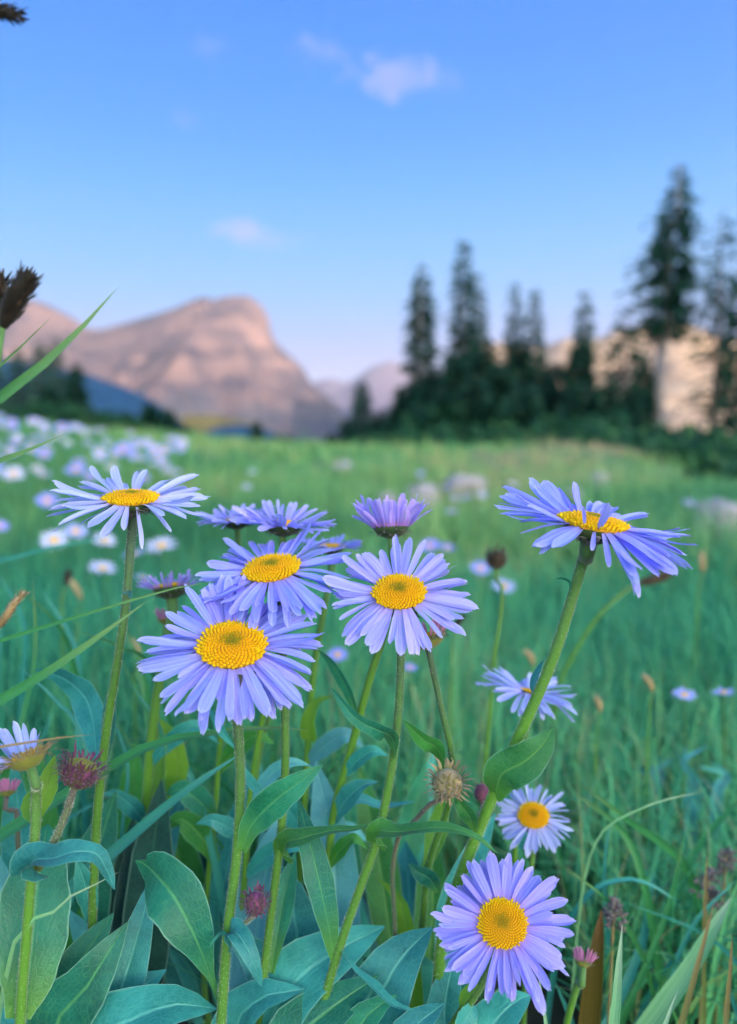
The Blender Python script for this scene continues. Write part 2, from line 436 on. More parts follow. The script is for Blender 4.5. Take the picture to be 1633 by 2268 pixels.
M['needles'] = needle_mat('fir_needles', (.006, .036, .024), (.02, .082, .044), (.07, .07, .055))
M['needles_grey'] = needle_mat('grey_fir_needles', (.025, .07, .055), (.055, .12, .085), (.10, .10, .09))
M['shrub'] = needle_mat('shrub_leaves', (.008, .055, .032), (.03, .125, .052), (.08, .19, .04))
M['bark'] = plain('bark', (.2, .18, .19), (.34, .31, .32), 6, .85, 0, 0, .6, .02)
M['bark_dark'] = plain('dark_bark', (.06, .05, .045), (.12, .1, .09), 6, .85, 0, 0, .6, .02)
M['rock'] = plain('rock', (.24, .24, .27), (.42, .37, .375), 9, .85, 0, 0, .7, .04)

# ------------------------------------------------------------------ the ground
def sstep(a, b, x):
    t = max(0.0, min(1.0, (x-a)/(b-a))); return t*t*(3-2*t)
def ground_z(x, y):
    r = math.hypot(x, y)
    cross = -0.085*max(-25, min(25, x))*sstep(.8, 6, r)
    z = cross
    if y > 9: z -= .030*(min(y, 60)-9)
    z += .30*math.exp(-((x-2.6)**2/6 + (y-9.5)**2/7))                 # low rise of the meadow at right
    z += (.05*noise.noise(Vector((x*1.3, y*1.3, 0))) + .15*noise.noise(Vector((x*.3, y*.3, 4))))*sstep(.5, 5, r)
    if r > 45: z -= 110*sstep(45, 700, r)
    if r > 60: z += 5*noise.noise(Vector((x*.01, y*.01, 9)))*sstep(60, 400, r)
    return z
def build_ground():
    m, N, L = new_mat('meadow_ground')
    tc = N.new('ShaderNodeTexCoord')
    n1 = noise_tex(N, L, .7, 5, tc.outputs['Object']); n2 = noise_tex(N, L, 9, 5, tc.outputs['Object'])
    c = ramp(N, L, n1, [(.3, (.07, .24, .09)), (.5, (.16, .33, .11)), (.7, (.3, .33, .14))])
    d = ramp(N, L, n2, [(.35, (.04, .12, .045)), (.62, (.16, .28, .09))])
    c = mixc(N, L, .5, c, d)
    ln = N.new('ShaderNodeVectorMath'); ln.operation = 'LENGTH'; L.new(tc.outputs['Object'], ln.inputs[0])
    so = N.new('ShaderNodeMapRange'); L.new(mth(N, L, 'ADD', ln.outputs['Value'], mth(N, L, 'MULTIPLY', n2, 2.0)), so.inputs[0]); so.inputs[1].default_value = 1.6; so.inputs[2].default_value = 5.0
    c = mixc(N, L, so.outputs[0], (.028, .03, .016), c)          # dark soil near the camera, also standing in for shade under the plants
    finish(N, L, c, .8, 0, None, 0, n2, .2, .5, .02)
    rs = [0.0]; r = .08
    while r < 8500: rs.append(r); r *= 1.13
    K = 128; mb = MB()
    mb.vert((0, 0, 0))
    for r in rs[1:]:
        for k in range(K):
            a = 2*math.pi*k/K; x, y = r*math.cos(a), r*math.sin(a)
            mb.vert((x, y, ground_z(x, y)))
    for k in range(K): mb.face((0, 1+k, 1+(k+1) % K))
    for i in range(len(rs)-2):
        b = 1+i*K
        for k in range(K): mb.face((b+k, b+K+k, b+K+(k+1) % K, b+(k+1) % K))
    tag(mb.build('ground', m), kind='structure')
build_ground()

# ------------------------------------------------------------------ mountains and hills
def rock_mat(name, a, b, low, zlo, zhi, sc):
    m, N, L = new_mat(name)
    tc = N.new('ShaderNodeTexCoord'); sep = N.new('ShaderNodeSeparateXYZ'); L.new(tc.outputs['Object'], sep.inputs[0])
    n1 = noise_tex(N, L, .006*sc, 6, tc.outputs['Object'], .6)
    mp = N.new('ShaderNodeMapping'); L.new(tc.outputs['Object'], mp.inputs[0]); mp.inputs['Scale'].default_value = (.003*sc, .003*sc, .035*sc)
    n2 = noise_tex(N, L, 1.0, 5, mp.outputs[0])
    c = ramp(N, L, n1, [(.34, a), (.64, b)])
    c = mixc(N, L, ramp(N, L, n2, [(.42, (0, 0, 0)), (.6, (.5, .5, .5))]), c, tuple(q*.62 for q in a))
    hz = N.new('ShaderNodeMapRange'); L.new(mth(N, L, 'ADD', sep.outputs[2], mth(N, L, 'MULTIPLY', n1, (zhi-zlo)*.9)), hz.inputs[0])
    hz.inputs[1].default_value = zhi; hz.inputs[2].default_value = zlo
    hz.inputs[4].default_value = .8
    c = mixc(N, L, hz.outputs[0], c, low)
    finish(N, L, c, .9, 0, None, 0, n1, .1, .9, 30)
    return m
def mountain(name, outline, Y, foot, zbase, mat, amp, seed, nx=200, nt=60, back=1.0, steep=1.35):
    x0, x1 = outline[0][0], outline[-1][0]
    mb = MB(); rows = []
    for j in range(nt):
        t = -1 + 2*j/(nt-1)                            # -1 front foot, 0 ridge, 1 back foot
        row = []
        for i in range(nx):
            px = x0 + (x1-x0)*i/(nx-1)
            rp = ray_at_y(px, interp(outline, px), Y)
            k = 1-abs(t)
            y = Y + t*(foot if t < 0 else foot*back)
            h = rp.z - zbase
            nv = Vector((rp.x*.0042*2200/Y, y*.0042*2200/Y, seed))
            g = noise.ridged_multi_fractal(nv, 1.0, 2.1, 5, 1.0, 2.0) - 1.0
            gl = noise.noise(Vector((rp.x*.011*2200/Y, t*.8, seed+7)))
            z = zbase + h*(k**steep) + (g*.6 + gl*.7)*amp*min(1, (1-k)*2.2)*min(1, k*5)
            x = rp.x + amp*.5*noise.noise(Vector((rp.x*.006, y*.006, seed+3)))
            row.append(Vector((x, y, z)))
        rows.append(row)
    mb.grid(rows)
    return tag(mb.build(name, mat), kind='structure')
M['mountain'] = rock_mat('mountain_rock', (.022, .022, .036), (.108, .076, .073), (.022, .042, .062), 20, 300, .8)  # bluish low slopes put valley haze into the colour
M['mountain_right'] = rock_mat('pale_slope_rock', (.15, .12, .09), (.28, .235, .175), (.24, .21, .13), -40, 100, 1.2)
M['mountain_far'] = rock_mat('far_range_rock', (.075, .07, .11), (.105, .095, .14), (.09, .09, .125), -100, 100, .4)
M['hill'] = rock_mat('forested_hill', (.02, .085, .2), (.04, .13, .27), (.05, .13, .2), -60, -20, 14)  # blue of shade and distant air put into the hill colour
M['hill_ochre'] = rock_mat('ochre_lit_hill', (.20, .17, .06), (.3, .24, .08), (.18, .19, .06), -60, -20, 6)  # ochre stands in for low sun on the lower slopes
mountain('mountain', [(-420, 800), (-250, 700), (-120, 735), (0, 690), (55, 648), (105, 662), (150, 692), (205, 722), (245, 724), (300, 704), (345, 684), (385, 668),
                      (420, 651), (450, 655), (485, 661), (512, 650), (535, 648), (562, 676), (600, 728), (640, 780), (690, 840), (745, 905), (800, 985), (830, 1020)],
         4200, 1500, -120, M['mountain'], 190, 3.3)
mountain('mountain_slope', [(800, 1015), (880, 935), (945, 860), (1000, 800), (1050, 768), (1100, 752), (1180, 768), (1250, 742), (1320, 745), (1400, 715), (1480, 708), (1560, 735),
                            (1640, 752), (1760, 690), (1900, 640), (2100, 720)],
         2600, 1000, -110, M['mountain_right'], 55, 8.1)
mountain('far_range', [(-900, 900), (-300, 880), (300, 900), (640, 870), (720, 830), (775, 848), (830, 806), (875, 790), (930, 815), (1050, 800), (1300, 780), (1700, 820), (2300, 860)],
         7000, 1800, -150, M['mountain_far'], 150, 1.7, 160, 40)
mountain('forested_hill', [(-300, 760), (-60, 770), (120, 800), (190, 816), (250, 838), (310, 862), (370, 900), (440, 960), (520, 1020)], 880, 300, -110, M['hill'], 5, 5.5, 150, 40)
mountain('forested_hill', [(330, 1030), (430, 962), (480, 938), (530, 930), (590, 942), (640, 964), (700, 992), (760, 1040)], 700, 230, -90, M['hill'], 4, 6.5, 120, 36)
mountain('ochre_hill', [(300, 1000), (370, 925), (420, 910), (480, 912), (540, 925), (640, 960), (720, 1010)], 1150, 300, -110, M['hill_ochre'], 6, 2.5, 120, 36)
def added_ridge():             # the ridge added unseen behind the camera to keep the meadow in evening shade
    mb = MB(); rows = []
    az = SUN_AZ
    f = Vector((math.sin(az), -math.cos(az), 0)); s = Vector((math.cos(az), math.sin(az), 0))
    for j in range(25):
        t = -1+2*j/24; row = []
        for i in range(81):
            u = -2200 + 4400*i/80
            p = f*(1500 + t*500) + s*u
            h = 255 + 9*noise.noise(Vector((u*.006, 2, 2))) + 4*noise.noise(Vector((u*.03, 5, 2)))
            z = -115 + (h+115)*(1-abs(t))**1.1*(1-.35*(abs(u)/2200)**3) + 5*noise.noise(p*.02)
            row.append(Vector((p.x, p.y, z)))
        rows.append(row)
    mb.grid(rows)
    tag(mb.build('shade_ridge', M['hill']), kind='structure')
added_ridge()

# ------------------------------------------------------------------ conifers and shrubs
def conifer(px, py, Y, half, label, group=None, crown_from=.08, dens=1.0, seed=0, mat='needles', bark='bark_dark', lean=0, shape=1.0, name='fir_tree', dead=0.0, spray=1.0):
    R = random.Random(seed)
    top = ray_at_y(px, py, Y)
    bx = top.x + lean/F*Y
    base = Vector((bx, Y, ground_z(bx, Y) - .1)); H = top.z - base.z
    root = empty(name, base, label, 'tree', group)
    W = half/F*Y
    tb = MB()
    cl = [base + (top-base)*(i/8) + Vector((R.uniform(-1, 1), R.uniform(-1, 1), 0))*.01*H*(1 if 0 < i < 8 else 0) for i in range(9)]
    r0 = (.014*H + .03)*(1.6 if bark == 'bark' else 1)
    tb.tube(cl, [r0*(1-.9*i/8) for i in range(9)], 7)
    tb.build('trunk', M[bark], root, off=base)
    cb = MB()
    nw = int(42*dens) + 8
    for w in range(nw):
        f = crown_from + (1-crown_from)*(w/nw)**.92
        k = (f-crown_from)/(1-crown_from)
        prof = (1-k)**(.8*shape)*(.5+.5*min(1, k*7)) + .05
        L0 = W*prof
        nb = R.randint(4, 7) if k < .9 else 3
        a0 = R.uniform(0, 6.28)
        c = cl[0].lerp(cl[-1], f)
        for b in range(nb):
            if R.random() < .10: continue
            a = a0 + b*6.283/nb + R.uniform(-.3, .3)
            ln = L0*R.uniform(.55, 1.2)
            dr = Vector((math.cos(a), math.sin(a), 0))
            isdead = R.random() < dead
            end = c + dr*ln + Vector((0, 0, -ln*R.uniform(.1, .45)))
            sd = dr.cross(Vector((0, 0, 1)))
            nq = max(3, int(ln/(.05*W + .10)))
            if isdead:
                cb.strip([c, c.lerp(end, .6), end], [.02, .012, .004], Vector((0, 0, 1)), t0=1.0); continue
            for q in range(nq):
                s = (q+R.random())/nq
                p = c.lerp(end, s) + Vector((0, 0, .08*ln*math.sin(s*3.1)))
                sz = spray*(.17 + .28*(1-s))*(.3+.75*min(1, W/1.0))*R.uniform(.6, 1.3)*min(1.0, .35 + prof)
                d1 = (dr*R.uniform(.4, 1) + sd*R.uniform(-1, 1) + Vector((0, 0, R.uniform(-.55, .15)))).normalized()
                d2 = d1.cross(Vector((R.uniform(-1, 1), R.uniform(-1, 1), R.uniform(-1, 1)))).normalized()
                t = R.random()*.8*(.5+.5*s)
                i0 = [cb.vert(p - d2*sz*.3, t=t), cb.vert(p + d1*sz*.6 - d2*sz*.25, t=t), cb.vert(p + d1*sz*1.25, t=min(1, t+.1)), cb.vert(p + d1*sz*.5 + d2*sz*.3, t=t)]
                cb.face(i0)
    cb.build('crown', M[mat], root, smooth=False, off=base)
    return root
def shrub(px, Y, wpx, py_top, label, group, seed, mat='shrub', n=900):
    R = random.Random(seed)
    g = ray_at_y(px, py_top, Y)
    base = Vector((g.x, Y, ground_z(g.x, Y)-.05)); H = g.z - base.z; W = wpx/F*Y
    root = empty('shrub', base, label, 'shrub', group)
    sb = MB()
    for k in range(6):
        a = R.uniform(0, 6.28)
        e = base + Vector((math.cos(a)*W*.6, math.sin(a)*W*.4, H*R.uniform(.5, .85)))
        sb.tube(catmull([base, base.lerp(e, .5)+Vector((0, 0, .1*H)), e], 5), [.035, .028, .022, .014, .006], 5)
    sb.build('stem', M['bark_dark'], root, off=base)
    fb = MB()
    lobes = [(R.uniform(-.75, .75), R.uniform(-.6, .6), R.uniform(.25, .78), R.uniform(.25, .42)) for _ in range(11)]
    sz0 = .05*max(W, .6)+.03
    for k in range(n):
        lx, ly, lz, lr = R.choice(lobes)
        v = Vector((R.gauss(0, 1), R.gauss(0, 1), R.gauss(0, 1))).normalized()*lr*R.uniform(.55, 1.05)
        p = base + Vector(((lx+v.x)*W, (ly+v.y)*W*.8, max(.03, min(1.05, lz+v.z*.8))*H))
        d1 = Vector((R.uniform(-1, 1), R.uniform(-1, 1), R.uniform(-.4, 1))).normalized()
        d2 = d1.cross(Vector((R.uniform(-1, 1), R.uniform(-1, 1), R.uniform(-1, 1)))).normalized()
        s = sz0*R.uniform(.6, 1.5); t = R.random()
        fb.face([fb.vert(p, t=t), fb.vert(p+d1*s+d2*s*.5, t=t), fb.vert(p+d1*s*2, t=t), fb.vert(p+d1*s-d2*s*.5, t=t)])
    fb.build('foliage', M[mat], root, smooth=False, off=base)

GT = 'conifers beyond the meadow'
conifer(1505, 362, 27, 118, 'tallest dark conifer with a long bare pale trunk', crown_from=.46, dens=1.15, seed=11, bark='bark', lean=-34, shape=.85, spray=1.0)
conifer(1606, 462, 26, 88, 'ragged open conifer beside the tallest one, gaps between its branches', crown_from=.2, dens=.55, seed=12, shape=.5, dead=.15, spray=.85)
conifer(1650, 590, 22, 70, 'dark conifer at the end of the row past the ragged open one', crown_from=.1, dens=.8, seed=13, shape=.6)
conifer(1385, 685, 26, 88, 'low broad conifer with holes in its crown under the tallest tree', crown_from=.10, dens=.62, seed=14, shape=.45, dead=.25, spray=.9)
conifer(1297, 640, 40, 44, 'thin pale spire of a conifer rising behind a dense dark one', crown_from=.1, dens=.8, seed=15, mat='needles_grey', shape=.5)
conifer(1288, 738, 26, 58, 'short dense dark conifer in front of a thin spire', crown_from=.04, dens=1.3, seed=16, shape=.55)
conifer(1026, 528, 30, 56, 'tallest of the slender spires in the middle of the conifer row', crown_from=.06, dens=1.0, seed=17, shape=.65)
conifer(1060, 600, 38, 46, 'paler conifer half hidden behind the tallest slender spire', crown_from=.06, dens=.9, seed=18, mat='needles_grey', shape=.6)
conifer(934, 585, 29, 56, 'slender conifer at the valley end of the row, pale trunk showing', crown_from=.2, dens=.9, seed=19, bark='bark', shape=.6)
conifer(1140, 622, 40, 42, 'thin greyish conifer spire, one of a pair', 'paired spires', .08, .9, 20, 'needles_grey', shape=.55)
conifer(1186, 632, 39, 42, 'thin greyish conifer spire, one of a pair', 'paired spires', .08, .9, 21, 'needles_grey', shape=.55)
for i, (px, py, Y, h) in enumerate([(1075, 745, 26, 78), (1010, 775, 25, 66), (1150, 745, 27, 76), (1235, 800, 27, 70), (900, 850, 27, 62), (960, 810, 26, 62), (1110, 800, 24, 70), (1345, 850, 24, 76),
                                    (1195, 785, 30, 60), (1428, 790, 27, 46), (1395, 850, 24, 48), (985, 860, 23, 66), (1050, 830, 23, 66), (1300, 850, 23, 70), (1160, 850, 22, 70)]):
    conifer(px, py, Y, h, 'low dense young conifer filling the foot of the conifer row', 'young conifers under the row', .02, 1.5, 40+i, shape=.6)
conifer(803, 842, 34, 40, 'small feathery conifer standing clear at the valley edge', crown_from=.05, dens=.9, seed=60, shape=.7, mat='needles_grey')
for i, (px, py, Y, h) in enumerate([(845, 905, 30, 36), (770, 925, 32, 30), (735, 960, 34, 26)]):
    conifer(px, py, Y, h, 'tiny conifer at the valley end of the dark tree row', 'tiny valley edge conifers', .03, .8, 61+i, shape=.7)
# left side
for i, (px, py, Y, h, mt) in enumerate([(40, 772, 36, 46, 'needles_grey'), (88, 752, 40, 42, 'needles_grey'), (122, 742, 42, 40, 'needles_grey'), (-20, 760, 34, 50, 'needles_grey'), (205, 905, 28, 40, 'needles'), (110, 850, 28, 44, 'needles')]):
    conifer(px, py, Y, h, 'greyish conifer in the thin stand before the left shoulder of the mountain', 'stand of conifers under the mountain shoulder', .04, .7, 70+i, mt, shape=.65, spray=.9)
conifer(168, 800, 27, 36, 'dark green conifer at the right end of the stand under the mountain', crown_from=.03, dens=1.0, seed=80, shape=.7)
for i, (px, py, Y, h) in enumerate([(285, 912, 36, 24), (332, 893, 36, 36), (372, 905, 36, 30), (250, 925, 34, 28), (405, 940, 34, 26)]):
    conifer(px, py, Y, h, 'small round topped conifer below the peak of the mountain', 'small conifers below the peak', .02, .9, 90+i, shape=.5)
for i, (px, py, Y, h) in enumerate([(568, 930, 46, 22), (612, 962, 46, 22), (640, 966, 48, 24), (520, 968, 48, 22), (670, 975, 46, 20)]):
    conifer(px, py, Y, h, 'tiny dark conifer in the valley before the blue hill', 'tiny conifers in the valley', .02, .8, 100+i, shape=.7)
k = 0
for (px, Y, w, top) in [(1640, 9.5, 130, 960), (1560, 11, 120, 948), (1470, 12.5, 110, 952), (1380, 14, 100, 950), (1650, 13, 140, 915), (1300, 16, 100, 945), (1210, 18, 100, 940), (1120, 19, 95, 945),
                        (1040, 20, 90, 945), (960, 20, 85, 945), (890, 21, 80, 950), (820, 22, 70, 965), (770, 24, 60, 975), (1250, 21, 90, 905), (1170, 22, 90, 905), (1080, 23, 85, 900),
                        (1000, 23, 80, 895), (940, 24, 75, 900), (1350, 19, 90, 910), (1440, 17, 80, 935), (1620, 8.2, 90, 1000), (1560, 8.6, 110, 985), (1480, 9.6, 100, 985), (1640, 6.8, 120, 1025), (1400, 11.5, 90, 985)]:
    shrub(px, Y, w, top, 'dark green shrub in the low thicket along the foot of the conifers', 'shrubs in the thicket under the conifers', 200+k); k += 1
for (px, Y, w, top) in [(30, 20, 90, 885), (110, 21, 80, 890), (190, 22, 75, 905), (260, 23, 70, 928), (330, 24, 60, 945), (395, 25, 50, 958), (450, 28, 40, 974)]:
    shrub(px, Y, w, top, 'dark shrub in the low belt along the meadow edge below the mountain', 'shrubs along the edge below the mountain', 300+k); k += 1

# ------------------------------------------------------------------ meadow rocks
def rock(px, py, Y, w, h, seed, label, group=None):
    Y = 1.5                                  # where that pixel's ray meets the meadow
    while Y < 30 and ray_at_y(px, py, Y).z > ground_z(ray_at_y(px, py, Y).x, Y) + .1: Y += .05
    g = ray_at_y(px, py, Y); c = Vector((g.x, Y, g.z)); w = w/F*Y; h = h/F*Y; deep = max(h, c.z - ground_z(c.x, Y) + .04)
    mb = MB(); rows = []
    for i in range(9):
        la = -math.pi/2 + math.pi*i/8
        row = []
        for j in range(14):
            lo = 2*math.pi*j/14
            v = Vector((math.cos(la)*math.cos(lo), math.cos(la)*math.sin(lo), math.sin(la)))
            q = 1 + .35*noise.noise(v*1.6 + Vector((seed, 0, 0))) + .12*noise.noise(v*5 + Vector((seed, 3, 0)))
            row.append(c + Vector((v.x*w*q, v.y*w*.8*q, v.z*(h if v.z > 0 else deep)*q)))
        rows.append(row)
    mb.grid(rows, closed=True)
    tag(mb.build('rock', M['rock'], smooth=False), label, 'rock', group)
rock(1592, 1132, 0, 58, 26, 1, 'largest pale grey rock in the grass below the thicket')
rock(1032, 1067, 0, 44, 16, 2, 'flat pinkish rock in the grass below the conifer row')
rock(935, 1086, 0, 40, 14, 3, 'low grey rock sunk in the grass beside a flat pinkish rock')
for i, (px, py, Y) in enumerate([(760, 1030, 8), (1270, 1090, 6), (1330, 1055, 8), (860, 1100, 5)]):
    rock(px, py, Y, 20, 9, 10+i, 'small pale stone half hidden in the meadow grass', 'small stones in the meadow')

# ------------------------------------------------------------------ meadow grass (uncountable)
def grass_field(name, n, place, hmin, hmax, wbase, mat, seed, segs=4, label=None, pf=1.5, pa=.45):
    R = np.random.RandomState(seed)
    xs, ys = place(R, n); n = len(xs)
    zs = np.array([ground_z(a, b) for a, b in zip(xs, ys)])
    h = R.uniform(hmin, hmax, n); az = R.uniform(0, 2*np.pi, n)
    h = h*np.array([.72 + .75*max(0, noise.noise(Vector((a*2.3, b*2.3, 8)))+.25) for a, b in zip(xs, ys)])
    bend = R.uniform(.1, 1.25, n)**1.3*h; w = wbase*R.uniform(.5, 1.4, n)
    dx, dy = np.cos(az), np.sin(az)
    fa = az + np.pi/2 + R.uniform(-.8, .8, n); sx, sy = np.cos(fa), np.sin(fa)
    patch = np.array([noise.noise(Vector((a*pf, b*pf*.6, 3))) for a, b in zip(xs, ys)])
    col = np.clip((.45 + pa*patch) + R.normal(0, .2, n), 0, 1)
    V = np.zeros((n, segs*2+1, 3), np.float32)
    for k in range(segs):
        t = k/segs; q = w*(1-t**1.5)
        cx = xs + dx*bend*t**2; cy = ys + dy*bend*t**2; cz = zs + h*(t - .28*t*t*(bend/h))
        V[:, 2*k] = np.stack([cx-sx*q, cy-sy*q, cz], 1); V[:, 2*k+1] = np.stack([cx+sx*q, cy+sy*q, cz], 1)
    V[:, -1] = np.stack([xs+dx*bend, ys+dy*bend, zs+h*(1-.28*bend/h)], 1)
    nv = segs*2+1
    faces = []
    base = (np.arange(n)*nv)[:, None]
    q = np.concatenate([base + np.array([2*k, 2*k+1, 2*k+3, 2*k+2])[None] for k in range(segs-1)], 0)
    tri = base + np.array([2*segs-2, 2*segs-1, 2*segs])[None]
    me = bpy.data.meshes.new(name)
    me.from_pydata(V.reshape(-1, 3).tolist(), [], q.tolist() + tri.tolist())
    at = me.attributes.new('t', 'FLOAT', 'POINT'); at.data.foreach_set('value', np.repeat(col, nv).astype(np.float32))
    me.materials.append(mat); me.polygons.foreach_set('use_smooth', np.ones(len(me.polygons), dtype=bool)); me.update()
    o = bpy.data.objects.new(name, me); COL.objects.link(o)
    return tag(o, label, 'grass', kind='stuff')
def wedge(y0, y1, power, spread=.92):
    def f(R, n):
        y = (y0**power + R.uniform(0, 1, n)*(y1**power-y0**power))**(1/power)
        x = R.uniform(-spread, spread, n)*y + R.uniform(-.1, .1, n)
        return x, y
    return f
def near_place(R, n):
    x, y = wedge(.34, 1.3, 1.5, .88)(R, n)
    keep = (y > .46) | ((x > .11) & (y > .31)) | (x < -.135)
    return x[keep], y[keep]
grass_field('grass', 29000, near_place, .07, .19, .0011, M['grass'], 1, 5, 'fine green meadow grass close behind the daisies')
grass_field('grass', 50000, wedge(1.2, 4.5, 1.6), .06, .17, .0026, M['grass_mid'], 2, 4, 'green grass of the middle meadow', 1.1, 1.0)
grass_field('grass', 47000, wedge(4.2, 24, 1.35), .07, .18, .012, M['grass_far'], 3, 3, 'yellowish green grass of the far meadow', .5, .95)

# ------------------------------------------------------------------ daisy parts
def petal_mesh(name, width, curve, cup, seed, mats):
    R = random.Random(seed); mb = MB(); rows = []; uvs = []
    prof = [(0, .45), (.15, .62), (.4, .88), (.65, 1), (.84, .97), (.94, .80), (1, .52)]
    nt, nu = 10, 7
    teeth = [R.uniform(-.05, .02) for _ in range(nu)]
    tw = R.uniform(-.5, .5); side = R.uniform(-.09, .09); wav = R.uniform(0, 6)
    for i in range(nt):
        t = i/(nt-1); w = width*.5*interp(prof, t); row = []; ur = []
        for j in range(nu):
            u = -1+2*j/(nu-1)
            x = t + (teeth[j] - .05*abs(u)**2)*(1 if i == nt-1 else .35 if i == nt-2 else 0)
            y = u*w + side*t*t
            z = curve*t*t + cup*w*(u*u) + .09*w*math.cos(u*2*math.pi*1.0)*math.sin(min(1, t*1.2)*3.1) + .012*math.sin(t*9+wav)*t
            z += tw*u*w*t
            row.append((x, y, z)); ur.append((j/(nu-1), t))
        rows.append(row); uvs.append(ur)
    mb.grid(rows, uvs)
    return mb.mesh(name, mats)
PETALS = {}
def petal_set(matkey):
    if matkey not in PETALS:
        R = random.Random(5)
        PETALS[matkey] = [petal_mesh('petal', R.uniform(.13, .215), R.uniform(-.24, .16), R.uniform(-.2, .7), 100+i, M[matkey]) for i in range(20)]
    return PETALS[matkey]
def floret_mesh(N=330, seed=3):         # unit disc, radius 1, dome height ~.38
    R = random.Random(seed); mb = MB()
    for i in range(N):
        r = math.sqrt((i+.5)/N); th = i*2.399963
        z = .26*(1-r**2.4)
        dz = -.26*2.4*r**1.4
        nrm = Vector((-dz*math.cos(th), -dz*math.sin(th), 1)).normalized()
        if r > .86: nrm = (nrm + Vector((math.cos(th), math.sin(th), 0))*R.uniform(0, .5)).normalized()
        c = Vector((r*math.cos(th), r*math.sin(th), z))
        s = .046*(.80 + .28*r)
        h = .06*R.uniform(.8, 1.2) if r < .6 else lerp(.06, .17, (r-.6)/.4)*R.uniform(.6, 1.3)
        a = nrm.cross(Vector((.3, .2, .9)))
        if a.length < 1e-3: a = Vector((1, 0, 0))
        a.normalize(); b = nrm.cross(a)
        k = 6; b0 = len(mb.v); t = min(1, r + R.uniform(-.06, .06))
        for lv, (rr, hh) in enumerate(((.8, -.03), (1.0, h*.6), (.72, h*.95))):
            for q in range(k):
                an = q*6.2832/k + i
                mb.vert(c + (a*math.cos(an)+b*math.sin(an))*s*rr + nrm*hh, t=t)
        for lv in range(2):
            for q in range(k): mb.face((b0+lv*k+q, b0+lv*k+(q+1) % k, b0+lv*k+k+(q+1) % k, b0+lv*k+k+q))
        e = mb.vert(c + nrm*(h*1.02 if r < .7 else h*.8), t=max(0, t-.18))
        for q in range(k): mb.face((b0+2*k+q, b0+2*k+(q+1) % k, e))
        if r > .80 and R.random() < .75:       # protruding styles of the open outer florets
            d = (nrm + Vector((R.uniform(-.5, .5), R.uniform(-.5, .5), 0))).normalized()
            mb.strip([c+nrm*h*.8, c+nrm*h*.8+d*R.uniform(.07, .15)], [.016, .010], a, t0=1.0)
    return mb.mesh('florets', M['disc'])
FLORETS = floret_mesh()
def dome_mesh():
    mb = MB(); rows = []
    for i in range(8):
        r = .985*i/7
        rows.append([(r*math.cos(q*math.pi/12), r*math.sin(q*math.pi/12), .255*(1-r**2.4)-.01) for q in range(24)])
    rows.append([(.9*math.cos(q*math.pi/12), .9*math.sin(q*math.pi/12), -.12) for q in range(24)])
    mb.grid(rows, closed=True, ts=[[i/8]*24 for i in range(9)])
    return mb.mesh('disc', M['disc_base'])
DOME = dome_mesh()
def cup_mesh(matkey_cup, matkey_bract, seed, nb=46, spread=1.0, length=.8, rise=1.0):     # unit involucre under a unit disc
    R = random.Random(seed); mb = MB(); rows = []
    for (r, z) in ((.26, -.62), (.55, -.50), (.82, -.30), (.95, -.08), (.93, .0)):
        rows.append([(r*math.cos(q*math.pi/10), r*math.sin(q*math.pi/10), z) for q in range(20)])
    mb.grid(rows, closed=True, mi=0)
    for i in range(nb):
        a = i*2.399963; d = Vector((math.cos(a), math.sin(a), 0)); sd = d.cross(Vector((0, 0, 1)))
        lv = R.random(); r0 = lerp(.5, .9, lv); z0 = lerp(-.5, -.2, lv)
        ln = length*R.uniform(.7, 1.1)
        out = R.uniform(.3, 1.0)*spread
        c = [d*r0 + Vector((0, 0, z0)), d*(r0+.25*ln*out+.08) + Vector((0, 0, z0+.28*ln*rise)), d*(r0+.6*ln*out+.1)+Vector((0, 0, z0+.42*ln*rise)) + sd*R.uniform(-.1, .1),
             d*(r0+.95*ln*out+.1)+Vector((0, 0, z0+ln*rise*(.45-.35*out*R.random())-(1-rise)*.12)) + sd*R.uniform(-.2, .2)]
        mb.strip(c, [.07, .065, .045, .008], sd, mi=1)
    return mb.mesh('involucre', [M[matkey_cup], M[matkey_bract]])
CUP_D = cup_mesh('cup', 'bract_dark', 4, 60, .9, .75, .12)
CUP_T = cup_mesh('bud_green', 'bract_tan', 6, 110, 1.3, 1.35)
CUP_G = cup_mesh('bud_green', 'bract_green', 5, 80, 1.1, .95)

